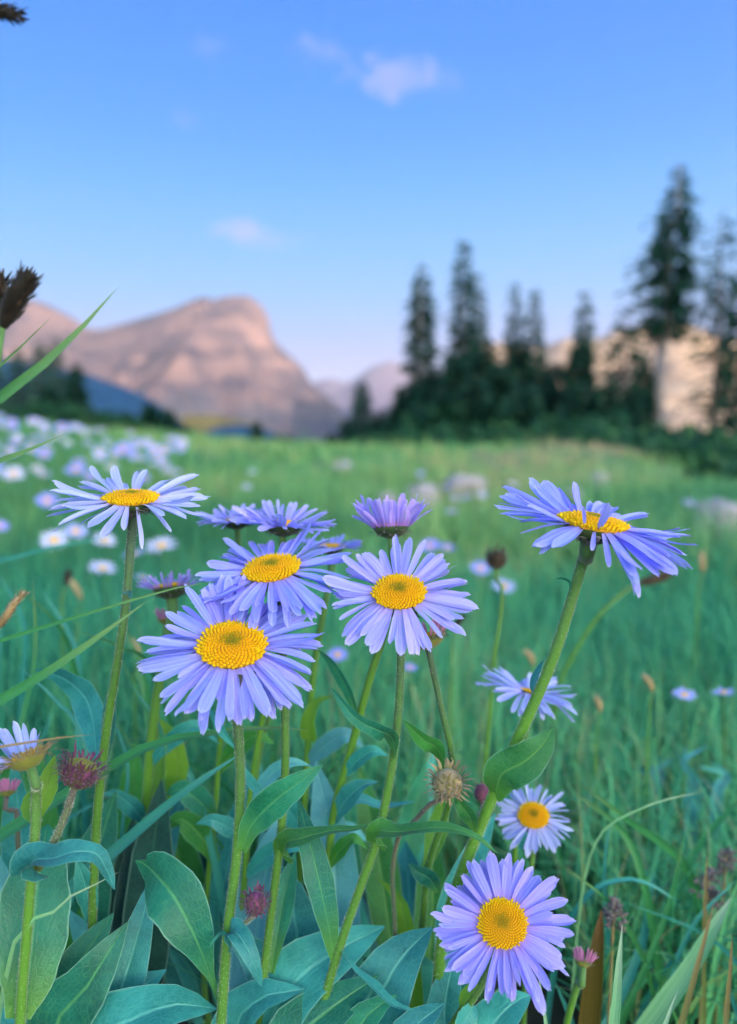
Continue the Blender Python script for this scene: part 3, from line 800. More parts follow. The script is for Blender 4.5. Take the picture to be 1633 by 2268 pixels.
def mesh_child(name, me, parent, Mworld, off):
    o = bpy.data.objects.new(name, me); COL.objects.link(o); o.parent = parent
    o.matrix_local = Matrix.Translation(-Vector(off)) @ Mworld
    return o
def local_frame(p, tilt, roll):
    f = (p-CAM).normalized(); r = f.cross(UP).normalized(); u = r.cross(f)
    n = u*math.cos(tilt) - f*math.sin(tilt)
    q = Matrix.Rotation(-roll, 3, f)        # positive roll: right side up
    n = (q @ n).normalized(); e1 = (q @ r).normalized(); e2 = n.cross(e1)
    return e1, e2, n
def head(root, off, cx, cy, d, a_px, tilt, roll, R_px, npet, elev, seed, mat='petal', cup=None, rows=2, extra=(), jit=6, gaps=(), wscale=1.0, rim=.86, fs=1.0):
    R = random.Random(seed)
    p = P(cx, cy, d); a = a_px/F*d; RR = R_px/F*d
    e1, e2, n = local_frame(p, rad(tilt), rad(roll))
    B = Matrix((e1, e2, n)).transposed()
    c = p - n*a*.2
    S = Matrix.Translation(c) @ B.to_4x4() @ Matrix.Scale(a, 4)
    dome = mesh_child('disc', DOME, root, S @ Matrix.Diagonal((fs, fs, fs, 1)), off)
    fl = bpy.data.objects.new('florets', FLORETS); COL.objects.link(fl); fl.parent = dome; fl['kind'] = 'stuff'
    mesh_child('involucre', cup or CUP_D, root, S, off)
    ms = petal_set(mat)
    el = sorted(elev); el = [(el[-1][0]-360, el[-1][1])] + el + [(el[0][0]+360, el[0][1])]
    lst = []
    for row in range(rows):
        m = npet if row == 0 else int(npet*.8)
        for i in range(m):
            phi = (i + .5*row + R.uniform(-.55, .55))*360/m
            if any(g0 <= phi % 360 <= g1 for g0, g1 in gaps): continue
            ev = interp(el, phi % 360) + R.gauss(0, jit) - 6*row
            lst.append((phi, ev, R.uniform(.80, 1.06) if R.random() > .10 else R.uniform(.5, .75)))
    lst += list(extra)
    for phi, ev, ls in lst:
        ph = rad(phi); dirp = e1*math.cos(ph) + e2*math.sin(ph)
        lon = dirp*math.cos(rad(ev)) + n*math.sin(rad(ev))
        nor = (n*math.cos(rad(ev)) - dirp*math.sin(rad(ev)))
        lat = nor.cross(lon)
        q = Matrix.Rotation(rad(R.gauss(0, 20)), 3, lon)
        lat = q @ lat; nor = q @ nor
        L = (RR - rim*a)*ls
        mb = Matrix((lon*L, lat*L*R.uniform(.85, 1.2)*wscale, nor*L)).transposed().to_4x4()
        mesh_child('petal', R.choice(ms), root, Matrix.Translation(c + dirp*a*rim - n*a*.04) @ mb, off)
    return c - n*a*.6, n, a
def stem(root, off, pts, w_px, mat='stem', name='stem', top=None, tdir=None, ground=True, hairs=0, flare=1.0, seed=0):
    # pts: pixel points from the top downward; returns the centre line from the ground up
    P3 = [P(*q) for q in pts]
    if top is not None:
        P3 = [top] + ([top - tdir*.006] if tdir is not None else []) + P3
    if ground:
        e = P3[-1]; q = e + (e-P3[-2]).normalized()*max(.02, e.z*.5)
        q.z = min(q.z, e.z*.45); P3.append(q)
        P3.append(Vector((off[0], off[1], ground_z(off[0], off[1])-.004)))
    P3 = P3[::-1]
    n = 44; c = catmull(P3, n)
    r = [w_px*.5/F*((q-CAM).dot(FW))*lerp(1.12, .95, i/(n-1))*(1 + (flare-1)*max(0, (i/(n-1)-.94)/.06)) for i, q in enumerate(c)]
    mb = MB(); mb.tube(c, r, 10)
    so = mb.build(name, M[mat], root, off=off)
    if hairs:
        R = random.Random(seed+9); T = tangents(c); hb = MB()
        for k in range(hairs):
            f = R.uniform(.25, .995)*(n-1); i = int(f); pp = c[i].lerp(c[min(i+1, n-1)], f-i)
            v = Vector((R.gauss(0, 1), R.gauss(0, 1), R.gauss(0, 1))); v = (v - T[i]*v.dot(T[i])).normalized()
            ln = R.uniform(.0004, .0010); w = (v.cross(CAM-pp)).normalized()*.00003
            b0 = pp + v*r[i]*.95
            tip = b0 + (v + T[i]*R.uniform(-.7, .5))*ln
            hb.face([hb.vert(b0-w), hb.vert(b0+w), hb.vert(tip)])
        h = hb.build('hairs', M['hair'], so, smooth=False, off=off); h['kind'] = 'stuff'
    return c
PROF = {
 'lance': [(0, .30), (.12, .5), (.35, .88), (.52, 1), (.75, .72), (.92, .26), (1, .02)],
 'basal': [(0, .07), (.22, .12), (.36, .45), (.52, .86), (.66, 1), (.8, .86), (.93, .42), (1, .02)],
 'blade': [(0, .35), (.18, .75), (.4, 1), (.6, .97), (.8, .66), (.93, .3), (1, .02)],
 'ros': [(0, .06), (.25, .12), (.4, .5), (.55, .9), (.68, 1), (.82, .8), (.93, .42), (1, .02)],
 'clasp': [(0, .75), (.10, 1), (.25, .95), (.5, .72), (.75, .5), (.92, .22), (1, .02)]}
def leaf(root, off, pts, w_px, roll=(0, 0), mat='leaf', prof='lance', fold=.18, wave=.05, seed=0, ground=False, cup=0.0):
    R = random.Random(seed*7+1)
    P3 = [P(*q) for q in pts]
    if ground:
        g = Vector((off[0], off[1], ground_z(off[0], off[1])+.004)); e = P3[0]
        P3 = [g, g.lerp(e, .55) + Vector((0, 0, .012))] + P3
    n, m = 22, 9
    c = catmull(P3, n); T = tangents(c); rows = []; uvs = []
    ph = R.uniform(0, 6); fr = R.uniform(9, 15)
    for i in range(n):
        t = i/(n-1); d = (c[i]-CAM).dot(FW)
        w = .5*w_px/F*d*interp(PROF[prof], t)
        V = (CAM-c[i]).normalized()
        S = T[i].cross(V)
        if S.length < .15: S = T[i].cross(UP)
        S.normalize(); Nn = S.cross(T[i])
        q = rad(interp([(k/(len(roll)-1), v) for k, v in enumerate(roll)], t))
        S2 = S*math.cos(q) + Nn*math.sin(q); N2 = S2.cross(T[i])
        row = []; ur = []
        for j in range(m):
            u = -1+2*j/(m-1)
            h = fold*abs(u)*w + cup*u*u*w + wave*w*u*u*math.sin(fr*t + ph + (2.1 if u > 0 else 0))
            ed = 1 + .03*math.sin(t*31+ph*2+u)*abs(u)
            row.append(c[i] + S2*u*w*ed + N2*h - (N2*.05*w if j == m//2 else N2*0)); ur.append((j/(m-1), t))
        rows.append(row); uvs.append(ur)
    mb = MB(); mb.grid(rows, uvs)
    return mb.build('leaf', M[mat], root, off=off)
def bud(root, off, cx, cy, d, r_px, tilt, roll, mat_core, mat_bract, nb, seed, asp=.85, curl=.4, ln=.55, top=None, name='bud', up=.5, bw=.055):
    R = random.Random(seed)
    p = P(cx, cy, d); r = r_px/F*d; e1, e2, n = local_frame(p, rad(tilt), rad(roll))
    mb = MB(); rows = []
    for i in range(9):
        la = -math.pi/2 + math.pi*i/8
        rows.append([p + (e1*math.cos(q*math.pi/7) + e2*math.sin(q*math.pi/7))*r*math.cos(la)*.8 + n*math.sin(la)*r*asp*.8 for q in range(14)])
    mb.grid(rows, closed=True)
    ob = mb.build(name, M[mat_core], root, off=off)
    bb = MB()
    for i in range(nb):
        zz = -.85 + 1.6*(i+.5)/nb; a = i*2.399963 + R.uniform(-.2, .2)
        rr = math.sqrt(max(0, 1-zz*zz))
        d0 = e1*math.cos(a) + e2*math.sin(a); sd = d0.cross(n)
        b0 = p + d0*r*rr*.78 + n*r*asp*zz*.78
        o = (d0*rr + n*zz*asp).normalized()
        l = ln*r*R.uniform(.7, 1.25)
        k1 = b0 + o*l*.25 + n*l*up*.6; k2 = b0 + o*l*.65 + n*l*up*.9 + sd*l*R.uniform(-.2, .2); k3 = b0 + o*l*(.7+curl*.6) + n*l*up*(1.2-curl*1.6*R.random()) + sd*l*R.uniform(-.3, .3)
        bb.strip([b0 - n*r*.12, k1, k2, k3], [bw*r*1.3, bw*r*1.3, bw*r, bw*r*.2], sd)
    o = bb.build('bracts', M[mat_bract], ob, off=off); o['kind'] = 'stuff'
    if top:
        tb = MB()
        for i in range(70):
            q = math.sqrt((i+.5)/70)*.62; a = i*2.399963
            pp = p + (e1*math.cos(a) + e2*math.sin(a))*r*q + n*r*asp*.8*math.sqrt(max(0, 1-(q/.85)**2))
            s = r*.055
            tb.tube([pp - n*s, pp + n*s*1.6, pp + n*s*2.2], [s, s, s*.5], 5)
        o = tb.build('florets', M[top], ob, off=off); o['kind'] = 'stuff'
    return p - n*r*asp*.8, n
def plant(px, py, d, label, group=None, dx=0, cat='daisy', name='daisy', dy=0.01):
    e = P(px, py, d); x, y = e.x+dx, e.y+dy
    loc = Vector((x, y, ground_z(x, y)))
    return empty(name, loc, label, cat, group), loc
EXEC_PLANTS = True

# ------------------------------------------------------------------ the daisies in focus
# large daisy in front
r, o = plant(480, 2268, .243, 'largest violet daisy facing forward, drooping lower petals, round purple bud low on its stem', dx=-.004)
b, n, a = head(r, o, 514, 1420, .238, 73, 40, 0, 206, 44, [(0, -4), (55, 4), (90, 22), (125, 12), (180, -3), (225, -18), (270, -34), (315, -22)], 1, jit=7)
stem(r, o, [(526, 1600, .244), (533, 1740, .246), (524, 1900, .247), (506, 2050, .246), (498, 2150, .246), (490, 2268, .245)], 22, top=b, tdir=n, hairs=2600, flare=1.3)
leaf(r, o, [(537, 1884, .245), (556, 1830, .243), (607, 1775, .239), (660, 1735, .238), (716, 1693, .240)], 74, (25, -5, 0), 'leaf', 'lance', .22, .05, 1)
leaf(r, o, [(521, 1655, .245), (497, 1625, .247), (478, 1590, .251), (462, 1570, .256)], 26, (40, 30), 'leaf_teal', 'lance', .3, .03, 2)
leaf(r, o, [(524, 1690, .252), (560, 1740, .258), (585, 1752, .262), (598, 1742, .266)], 30, (30, 50), 'leaf_teal', 'lance', .3, .03, 3)
leaf(r, o, [(508, 2085, .246), (520, 2062, .240), (545, 2095, .236), (565, 2140, .235), (580, 2185, .236)], 62, (70, 45, 10, 15), 'leaf_teal', 'clasp', .1, .18, 4)
leaf(r, o, [(505, 2088, .247), (492, 2068, .243), (475, 2080, .240), (465, 2098, .240)], 26, (70, 50), 'leaf_teal', 'clasp', .1, .04, 5)
leaf(r, o, [(493, 2238, .250), (468, 2165, .246), (430, 2070, .243), (385, 1985, .245), (345, 1938, .252), (322, 1915, .258), (300, 1905, .256)], 128, (-12, 0, 5, 20, 60), 'leaf', 'basal', .12, .04, 6)
pb, pn = bud(r, o, 567, 2000, .240, 31, 25, 0, 'bud_purple', 'bract_purple', 110, 2, 1.0, .5, .5)
stem(r, o, [(548, 2040, .242), (526, 2062, .245), (514, 2085, .246)], 10, 'stem_purple', 'bud_stalk', pb, None, False, 200)
# right-of-centre daisy on a leaning stem
r, o = plant(700, 2268, .255, 'violet daisy facing up on a leaning stem with four narrow clasping leaves', dx=-.008)
b, n, a = head(r, o, 884, 1304, .250, 57, 38, 0, 172, 41, [(0, -2), (90, 10), (180, -2), (230, -12), (270, -18), (310, -10)], 2, 'petal_soft', jit=7)
stem(r, o, [(888, 1440, .254), (884, 1560, .256), (868, 1700, .257), (838, 1850, .258), (800, 1960, .258), (752, 2100, .258), (706, 2262, .257)], 19, top=b, tdir=n, hairs=2200, flare=1.3)
leaf(r, o, [(873, 1672, .256), (866, 1632, .250), (838, 1618, .246), (785, 1588, .244), (732, 1521, .248)], 50, (80, 50, 20, 25, 20), 'leaf', 'clasp', .25, .04, 11)
leaf(r, o, [(834, 1872, .257), (842, 1840, .250), (880, 1842, .246), (975, 1832, .243), (1045, 1848, .243), (1102, 1890, .245)], 62, (25, 50, 62, 58, 45), 'leaf_fresh', 'clasp', .1, .12, 12)
leaf(r, o, [(743, 2130, .258), (722, 2020, .256), (700, 1920, .257), (682, 1850, .261), (660, 1766, .270)], 66, (-15, -20, 0, 20), 'leaf', 'lance', .2, .04, 13)
leaf(r, o, [(757, 2106, .257), (790, 2150, .250), (830, 2185, .246), (870, 2222, .243), (922, 2240, .243)], 34, (65, 62, 55, 40), 'leaf_teal', 'lance', .2, .05, 14)
# tilted daisy behind the large one
r, o = plant(575, 2268, .262, 'violet daisy tipped to one side just behind the largest one', dx=-.003)
b, n, a = head(r, o, 600, 1250, .262, 61, 24, 9, 182, 41, [(0, 4), (45, 2), (90, -2), (180, -3), (240, -8), (270, -12), (300, -24), (335, -8)], 3, jit=6)
stem(r, o, [(622, 1340, .268), (630, 1520, .268), (632, 1700, .266), (622, 1850, .264), (600, 2030, .262), (580, 2200, .262), (576, 2268, .262)], 18, top=b, tdir=n, hairs=1700, flare=1.3)
leaf(r, o, [(627, 1900, .264), (634, 1866, .257), (660, 1858, .254), (730, 1840, .252), (785, 1836, .252), (818, 1825, .253)], 60, (30, 40, 52, 56), 'leaf_fresh', 'clasp', .15, .12, 21)
leaf(r, o, [(601, 2155, .264), (618, 2050, .270), (636, 1960, .276), (655, 1885, .283)], 54, (25, 10, -10), 'leaf', 'lance', .3, .03, 22)
# left daisy seen from the side
r, o = plant(205, 2160, .268, 'pale violet daisy on the tall thin stem beside crossing grass blades', dx=-.002)
b, n, a = head(r, o, 290, 1094, .258, 57, 12, 2, 176, 29, [(0, 3), (45, 6), (90, 9), (135, 8), (180, 2), (225, -8), (270, -14), (315, -10)], 4, 'petal_pale', jit=8, gaps=[(262, 292)], extra=[(283, -62, .8), (262, -30, .6), (112, 18, 1.0)])
stem(r, o, [(289, 1210, .258), (281, 1320, .258), (260, 1470, .260), (233, 1640, .262), (216, 1800, .264), (208, 1950, .266), (204, 2080, .268)], 19, top=b, tdir=n, hairs=1700, flare=1.25)
leaf(r, o, [(281, 1318, .257), (284, 1312, .255), (282, 1308, .252)], 24, (10, 10), 'leaf_pale', 'clasp', .2, 0, 30)
leaf(r, o, [(214, 1680, .268), (206, 1600, .278), (186, 1542, .286), (140, 1503, .292), (78, 1482, .296)], 78, (10, 25, 50, 40), 'leaf_teal', 'lance', .15, .05, 31)
leaf(r, o, [(225, 1720, .266), (240, 1640, .270), (244, 1570, .274), (258, 1500, .28)], 36, (40, 20), 'leaf', 'lance', .2, .03, 32)
leaf(r, o, [(200, 2045, .268), (196, 1990, .266), (180, 1930, .264), (168, 1900, .264)], 50, (20, 10), 'leaf_teal', 'lance', .2, .03, 33)
# tall daisy at right
r, o = plant(970, 2268, .272, 'tall violet daisy tilted sideways on a thick hairy leaning stem', dx=-.003)
b, n, a = head(r, o, 1316, 1146, .240, 71, 9, -11, 218, 38, [(0, -3), (45, 4), (90, 10), (135, 14), (170, 11), (200, 6), (235, 0), (270, -8), (300, -16), (330, -12)], 6, jit=7, gaps=[(243, 300)],
               extra=[(255, 48, .42), (282, 40, .62), (314, -46, .95), (318, -40, .98), (250, -20, .8), (276, -34, .35), (292, -32, .6), (300, -20, .9)])
stem(r, o, [(1300, 1212, .244), (1272, 1310, .246), (1228, 1450, .250), (1180, 1565, .253), (1130, 1672, .256), (1085, 1780, .259), (1040, 1890, .263), (1000, 2000, .268), (977, 2100, .272), (970, 2200, .274)], 25, 'stem_green', top=b, tdir=n, hairs=3200, flare=1.6)
leaf(r, o, [(1262, 1318, .245), (1263, 1290, .243), (1245, 1280, .242), (1224, 1284, .242)], 13, (60, 70), 'leaf', 'lance', .2, 0, 41)
leaf(r, o, [(1187, 1545, .252), (1183, 1515, .256), (1195, 1480, .258), (1205, 1462, .258)], 26, (50, 50), 'leaf_teal', 'lance', .2, 0, 42)
leaf(r, o, [(1096, 1764, .257), (1112, 1715, .250), (1158, 1690, .246), (1198, 1655, .245), (1226, 1612, .246)], 90, (30, 5, 0, 5), 'leaf_fresh', 'blade', .1, .16, 43)
leaf(r, o, [(1052, 1838, .258), (1040, 1808, .254), (1022, 1784, .253), (1008, 1755, .256)], 38, (30, 20), 'leaf_fresh', 'lance', .3, .03, 44)
# low daisy facing the camera
r, o = plant(1000, 2268, .262, 'low violet daisy with a round orange disc facing straight out', dx=-.002)
b, n, a = head(r, o, 1113, 2042, .238, 52, 68, 5, 157, 42, [(0, 2), (90, 6), (180, 2), (270, -8)], 7, 'petal_lilac', jit=7, wscale=1.15, extra=[(296, -6, 1.25), (285, 18, .55)])
stem(r, o, [(1085, 2145, .250), (1045, 2215, .256), (1006, 2266, .262)], 19, top=b, tdir=n, hairs=500, flare=1.3)
leaf(r, o, [(1020, 2235, .258), (1028, 2208, .255), (1050, 2185, .253), (1070, 2168, .252)], 26, (40, 20), 'leaf_bright', 'lance', .2, .02, 51)
leaf(r, o, [(1050, 2225, .257), (1040, 2245, .254), (1010, 2290, .252)], 50, (30, 20), 'leaf_teal', 'lance', .2, .02, 52)
# half withered daisy at the left with its purple bud
r, o = plant(30, 2300, .236, 'half withered pale daisy with few upright petals and a shaggy purple side bud', dx=-.004)
b, n, a = head(r, o, 58, 1672, .229, 40, -12, 17, 138, 17, [(0, 30), (90, 55), (120, 50), (180, 5), (230, -6), (270, -15)], 8, 'petal_pale', CUP_T, 1, jit=8, gaps=[(255, 360), (0, 66)], extra=[(75, 66, .95), (70, 60, .85), (130, 55, .9), (100, 72, 1.05), (85, 60, 1.0), (142, 46, 1.0), (160, 26, 1.1), (120, 64, 1.1)])
stem(r, o, [(80, 1740, .233), (79, 1830, .235), (71, 1920, .236), (62, 2040, .236), (52, 2160, .236), (45, 2262, .236)], 22, 'stem_green', top=b, tdir=n, hairs=1700)
leaf(r, o, [(78, 1820, .236), (90, 1790, .240), (105, 1740, .244), (122, 1672, .248)], 48, (15, 0), 'leaf_bright', 'lance', .2, .03, 61)
leaf(r, o, [(76, 1822, .237), (66, 1800, .242), (66, 1770, .246), (74, 1745, .250)], 34, (15, 0), 'leaf_bright', 'lance', .2, .03, 62)
leaf(r, o, [(62, 1938, .235), (75, 1905, .229), (120, 1900, .226), (165, 1886, .226), (212, 1890, .228), (236, 1925, .229), (254, 1970, .230)], 92, (5, 45, 60, 30, 15), 'leaf_teal', 'clasp', .15, .25, 63)
leaf(r, o, [(40, 2256, .238), (60, 2180, .241), (72, 2080, .245), (80, 1980, .25), (95, 1880, .258), (106, 1825, .265)], 150, (-8, 0, 4), 'leaf', 'blade', .12, .04, 64)
pb, pn = bud(r, o, 176, 1714, .236, 50, 17, -20, 'bud_purple', 'bract_purple', 130, 5, .66, .5, .5, 'bud_green', up=.7, bw=.05)
stem(r, o, [(158, 1770, .236), (135, 1830, .236), (105, 1895, .236), (85, 1925, .236)], 15, 'stem_purple', 'bud_stalk', pb, pn, False, 500)
# green bracted head behind the right-of-centre daisy
r, o = plant(935, 2100, .30, 'hairy green flower head with pink rays half hidden behind the daisy on the leaning stem')
b, n, a = head(r, o, 942, 1404, .266, 42, -4, 12, 90, 22, [(0, 62)], 9, 'petal_pink', CUP_G, 1, jit=6, rim=.95, fs=.8)
stem(r, o, [(960, 1490, .268), (985, 1600, .269), (1003, 1690, .272), (992, 1790, .280), (950, 1915, .29), (936, 2050, .30)], 15, 'stem', top=b, tdir=n, hairs=600)
leaf(r, o, [(985, 1705, .272), (968, 1658, .266), (935, 1636, .262), (893, 1594, .262)], 44, (60, 30, 25), 'leaf_fresh', 'lance', .25, .04, 71)
leaf(r, o, [(945, 1925, .291), (968, 1840, .298), (985, 1760, .30)], 50, (10, 0), 'leaf_bright', 'lance', .2, .03, 72)
leaf(r, o, [(972, 1976, .290), (950, 1945, .286), (925, 1930, .285), (904, 1912, .286)], 44, (30, 20), 'leaf', 'lance', .2, .03, 73)
# spiky tan seed head
r, o = plant(880, 2200, .275, 'bristly straw coloured seed head on a short slanting grey stalk', name='daisy', cat='daisy')
pb, pn = bud(r, o, 993, 1735, .250, 41, 25, 8, 'bud_tan', 'bract_tan', 120, 7, .95, .55, .62, up=.35)
stem(r, o, [(955, 1780, .256), (915, 1822, .262), (885, 1850, .266), (870, 1930, .272), (875, 2060, .276)], 11, 'stem_purple', top=pb, tdir=None, hairs=200)

# ------------------------------------------------------------------ softer daisies behind
def back_daisy(label, cx, cy, d, a_px, tilt, roll, R_px, npet, elev, seed, stem_pts, mat='petal', w=18, smat='stem_green', leaves=(), cup=None, **kw):
    e = stem_pts[-1]
    r, o = plant(e[0], e[1], e[2], label)
    b, n, a = head(r, o, cx, cy, d, a_px, tilt, roll, R_px, npet, elev, seed, mat, cup, 2, **kw)
    stem(r, o, stem_pts, w, smat, top=b, tdir=n, flare=1.2)
    for i, l in enumerate(leaves): leaf(r, o, seed=seed*10+i, **l)
    R = random.Random(seed*3+1)
    for k in range(0 if seed in (21, 22) else 3):          # leaves up the stem
        f = R.uniform(0, 1); y0 = lerp(1680, 1990, (k+f)/3)
        pts = sorted(stem_pts, key=lambda q: q[1]); xs = interp([(q[1], q[0]) for q in pts], y0); dd = interp([(q[1], q[2]) for q in pts], y0)
        sx = R.choice((-1, 1)); L = R.uniform(80, 150); up = R.uniform(.5, 1.1)
        leaf(r, o, [(xs, y0, dd), (xs+sx*L*.3, y0-L*.5*up, dd-.006), (xs+sx*L*.7, y0-L*.85*up, dd-.010), (xs+sx*L*1.05, y0-L*(.95*up-R.uniform(0, .4)), dd-.008)], R.uniform(34, 58), (R.uniform(10, 40), R.uniform(-10, 30), R.uniform(20, 55)), R.choice(['leaf_teal', 'leaf_teal', 'leaf_fresh', 'leaf_pale', 'leaf']), 'lance', .2, .1, seed*20+k)
    return r
back_daisy('pale lilac daisy with a yellow disc behind the broad leaf of the tall tilted one', 1182, 1803, .315, 33, 52, 0, 88, 32, [(0, -4), (90, 0), (270, -14)], 21, [(1180, 1890, .32), (1170, 2000, .325), (1165, 2120, .33)], 'petal_pale', 12, extra=[(262, -20, 1.1), (240, -20, 1.1)])
back_daisy('pale lilac daisy seen edge on behind the thick leaning stem', 1172, 1524, .325, 30, 4, -9, 116, 30, [(0, -2), (50, 12), (90, 20), (135, 22), (180, 16), (225, -4), (270, -28), (315, -12)], 22, [(1165, 1620, .33), (1150, 1750, .335), (1140, 1900, .34)], 'petal_pale', 12, fs=.6, rim=.7)
back_daisy('violet daisy seen from below its rim, behind the tipped one', 628, 1150, .292, 46, 8, -3, 122, 38, [(0, 8), (45, 24), (90, 28), (135, 24), (180, 8), (225, 12), (270, 22), (315, 12)], 23, [(642, 1230, .293), (628, 1400, .294), (580, 1600, .295), (553, 1780, .297), (545, 1900, .30)], 'petal_soft', 14, rim=.9, fs=.6)
back_daisy('bluish daisy just left of the one seen from below its rim', 524, 1144, .318, 34, 7, 4, 96, 32, [(0, 14), (90, 26), (180, 14), (270, 10)], 24, [(520, 1240, .32), (500, 1500, .32), (480, 1750, .325)], 'petal_soft', 12, fs=.6)
back_daisy('half open purple daisy with upright rays like a cup', 866, 1158, .282, 42, -3, 3, 116, 36, [(0, 54), (90, 64), (180, 54), (270, 58)], 25, [(876, 1250, .284), (858, 1380, .286), (820, 1500, .288), (780, 1650, .292), (742, 1790, .296), (728, 1900, .30)], 'petal_deep', 18, jit=10, rim=.97, fs=.8,
           leaves=[dict(pts=[(795, 1600, .289), (770, 1530, .285), (735, 1470, .283), (702, 1436, .284)], w_px=34, roll=(50, 45, 40), mat='leaf', prof='lance'),
                   dict(pts=[(728, 1830, .296), (760, 1780, .300), (800, 1770, .304), (850, 1785, .306), (920, 1775, .31)], w_px=40, roll=(20, 50, 55), mat='leaf_teal', prof='clasp')])
back_daisy('small violet daisy peeping out behind the tipped one', 735, 1206, .345, 28, 3, 0, 72, 28, [(0, 14), (90, 30), (180, 14), (270, 8)], 26, [(722, 1330, .34), (700, 1450, .34), (688, 1560, .34), (680, 1690, .34)], 'petal', 16,
           leaves=[dict(pts=[(684, 1640, .338), (686, 1590, .336), (705, 1555, .334), (738, 1542, .332)], w_px=44, roll=(30, 30, 50), mat='leaf_bright', prof='clasp')])
back_daisy('purple cup shaped daisy behind the largest one', 378, 1292, .325, 42, -3, 4, 82, 24, [(0, 40), (90, 56), (180, 32), (270, 52)], 27, [(370, 1420, .325), (345, 1560, .325), (330, 1700, .325), (322, 1860, .33)], 'petal_deep', 22, jit=10, rim=.97, fs=.8,
           leaves=[dict(pts=[(328, 1800, .328), (360, 1730, .335), (385, 1680, .338), (400, 1620, .34)], w_px=60, roll=(10, 10), mat='leaf_bright', prof='lance'),
                   dict(pts=[(372, 1790, .33), (392, 1710, .322), (385, 1640, .32), (352, 1590, .325)], w_px=54, roll=(10, 25), mat='leaf_bright', prof='lance')])
def small_bud(label, cx, cy, d, r_px, core, br, pts, smat='stem_green', w=9, cat='daisy bud', name='daisy_bud', asp=1.1, nb=60, up=.6, rays=None):
    e = pts[-1]; r, o = plant(e[0], e[1], e[2], label, None, 0, cat, name)
    if rays:
        b, n, a = head(r, o, cx, cy+r_px*.6, d, r_px*.62, -8, -4, r_px*1.75, 20, [(0, 68)], hash(label) % 97 if False else int(cx), rays, CUP_G, 2, jit=6, rim=.95, fs=.75)
    else:
        b, n = bud(r, o, cx, cy, d, r_px, 10, 0, core, br, nb, int(cx), asp, .4, .5, up=up, name='bud')
    stem(r, o, pts, w, smat, top=b, tdir=n)
small_bud('blurred dull purple bud beside the broad leaf of the tall tilted daisy', 1068, 1756, .315, 22, 'bud_purple', 'bract_purple', [(1062, 1800, .318), (1050, 1880, .32), (1040, 2000, .325)], 'stem_purple')
small_bud('magenta bud under the petals of the largest daisy', 600, 1530, .325, 26, '', '', [(592, 1600, .325), (575, 1680, .326), (560, 1800, .33)], rays='petal_pink')
small_bud('pink bud between the purple cup shaped daisy and the largest one', 366, 1356, .335, 24, '', '', [(362, 1440, .335), (350, 1560, .336), (345, 1700, .34)], rays='petal_pink')
small_bud('pink bud below the half withered daisy', 16, 1735, .30, 26, '', '', [(35, 1790, .30), (40, 1860, .30), (42, 1950, .305)], 'stem_purple', 12, rays='petal_pink')
small_bud('pink half open bud on a pale green stalk below the round disc daisy', 1292, 2112, .285, 27, '', '', [(1282, 2175, .287), (1262, 2240, .29), (1250, 2300, .292)], 'stem_green', 16, rays='petal_pink')
small_bud('round dark brown seed head on a thin teal stalk before the meadow', 1100, 1240, .42, 27, 'sedge_core', 'sedge_tan', [(1112, 1300, .42), (1108, 1370, .42), (1096, 1450, .42), (1085, 1580, .425)], 'stem_green', 9, 'seed head', 'seed_head', asp=.95, nb=90, up=.8)

# ------------------------------------------------------------------ rosettes of broad basal leaves
def rosette(label, px, d, leaves, group=None):
    r, o = plant(px, 2400, d, label, group, 0, 'leaf rosette', 'leaf_rosette', 0)
    for i, (pts, w, roll, mat) in enumerate(leaves):
        leaf(r, o, pts, w*1.3, roll, mat, 'ros', .16, .04, int(px)+i*3, ground=True)
rosette('rosette of folded dark basal leaves beside the half withered daisy', 190, .245, [
    ([(120, 2290, .245), (190, 2190, .243), (240, 2110, .246), (284, 2042, .252)], 120, (25, 15, 0), 'leaf'),
    ([(120, 2250, .252), (165, 2150, .256), (212, 2080, .262), (252, 2022, .268)], 110, (-20, 5, 0), 'leaf'),
    ([(250, 2260, .252), (280, 2160, .256), (315, 2040, .262), (337, 1940, .27)], 84, (30, 20, 10), 'leaf_teal'),
    ([(250, 2260, .256), (290, 2205, .258), (330, 2175, .262), (368, 2148, .268)], 96, (20, 30, 10), 'leaf_teal'),
    ([(210, 2320, .24), (300, 2255, .24), (390, 2225, .243), (480, 2235, .25)], 130, (40, 35, 30), 'leaf_teal'),
    ([(60, 2330, .262), (20, 2280, .264), (-30, 2230, .27)], 110, (20, 20), 'leaf_teal')])
rosette('rosette of broad blue green basal leaves between the two daisy stems', 660, .262, [
    ([(600, 2260, .26), (660, 2170, .262), (740, 2110, .266), (852, 2052, .274)], 128, (22, 28, 20), 'leaf_teal'),
    ([(520, 2290, .258), (570, 2215, .256), (620, 2200, .256), (676, 2190, .258)], 110, (40, 40, 35), 'leaf_teal'),
    ([(640, 2330, .25), (700, 2260, .252), (760, 2215, .256), (840, 2160, .262)], 120, (30, 30, 20), 'leaf'),
    ([(560, 2200, .29), (572, 2040, .30), (590, 1930, .305), (622, 1800, .31)], 100, (10, 10, 20), 'leaf_pale'),
    ([(730, 2180, .29), (745, 1980, .30), (728, 1820, .305), (700, 1684, .31)], 96, (10, 15, 20), 'leaf_pale'),
    ([(640, 2260, .28), (660, 2100, .285), (640, 1980, .29), (600, 1900, .296)], 110, (15, 15, 20), 'leaf_teal'),
    ([(620, 2260, .27), (600, 2170, .272), (560, 2110, .276), (500, 2060, .28)], 100, (20, 20), 'leaf_teal')])
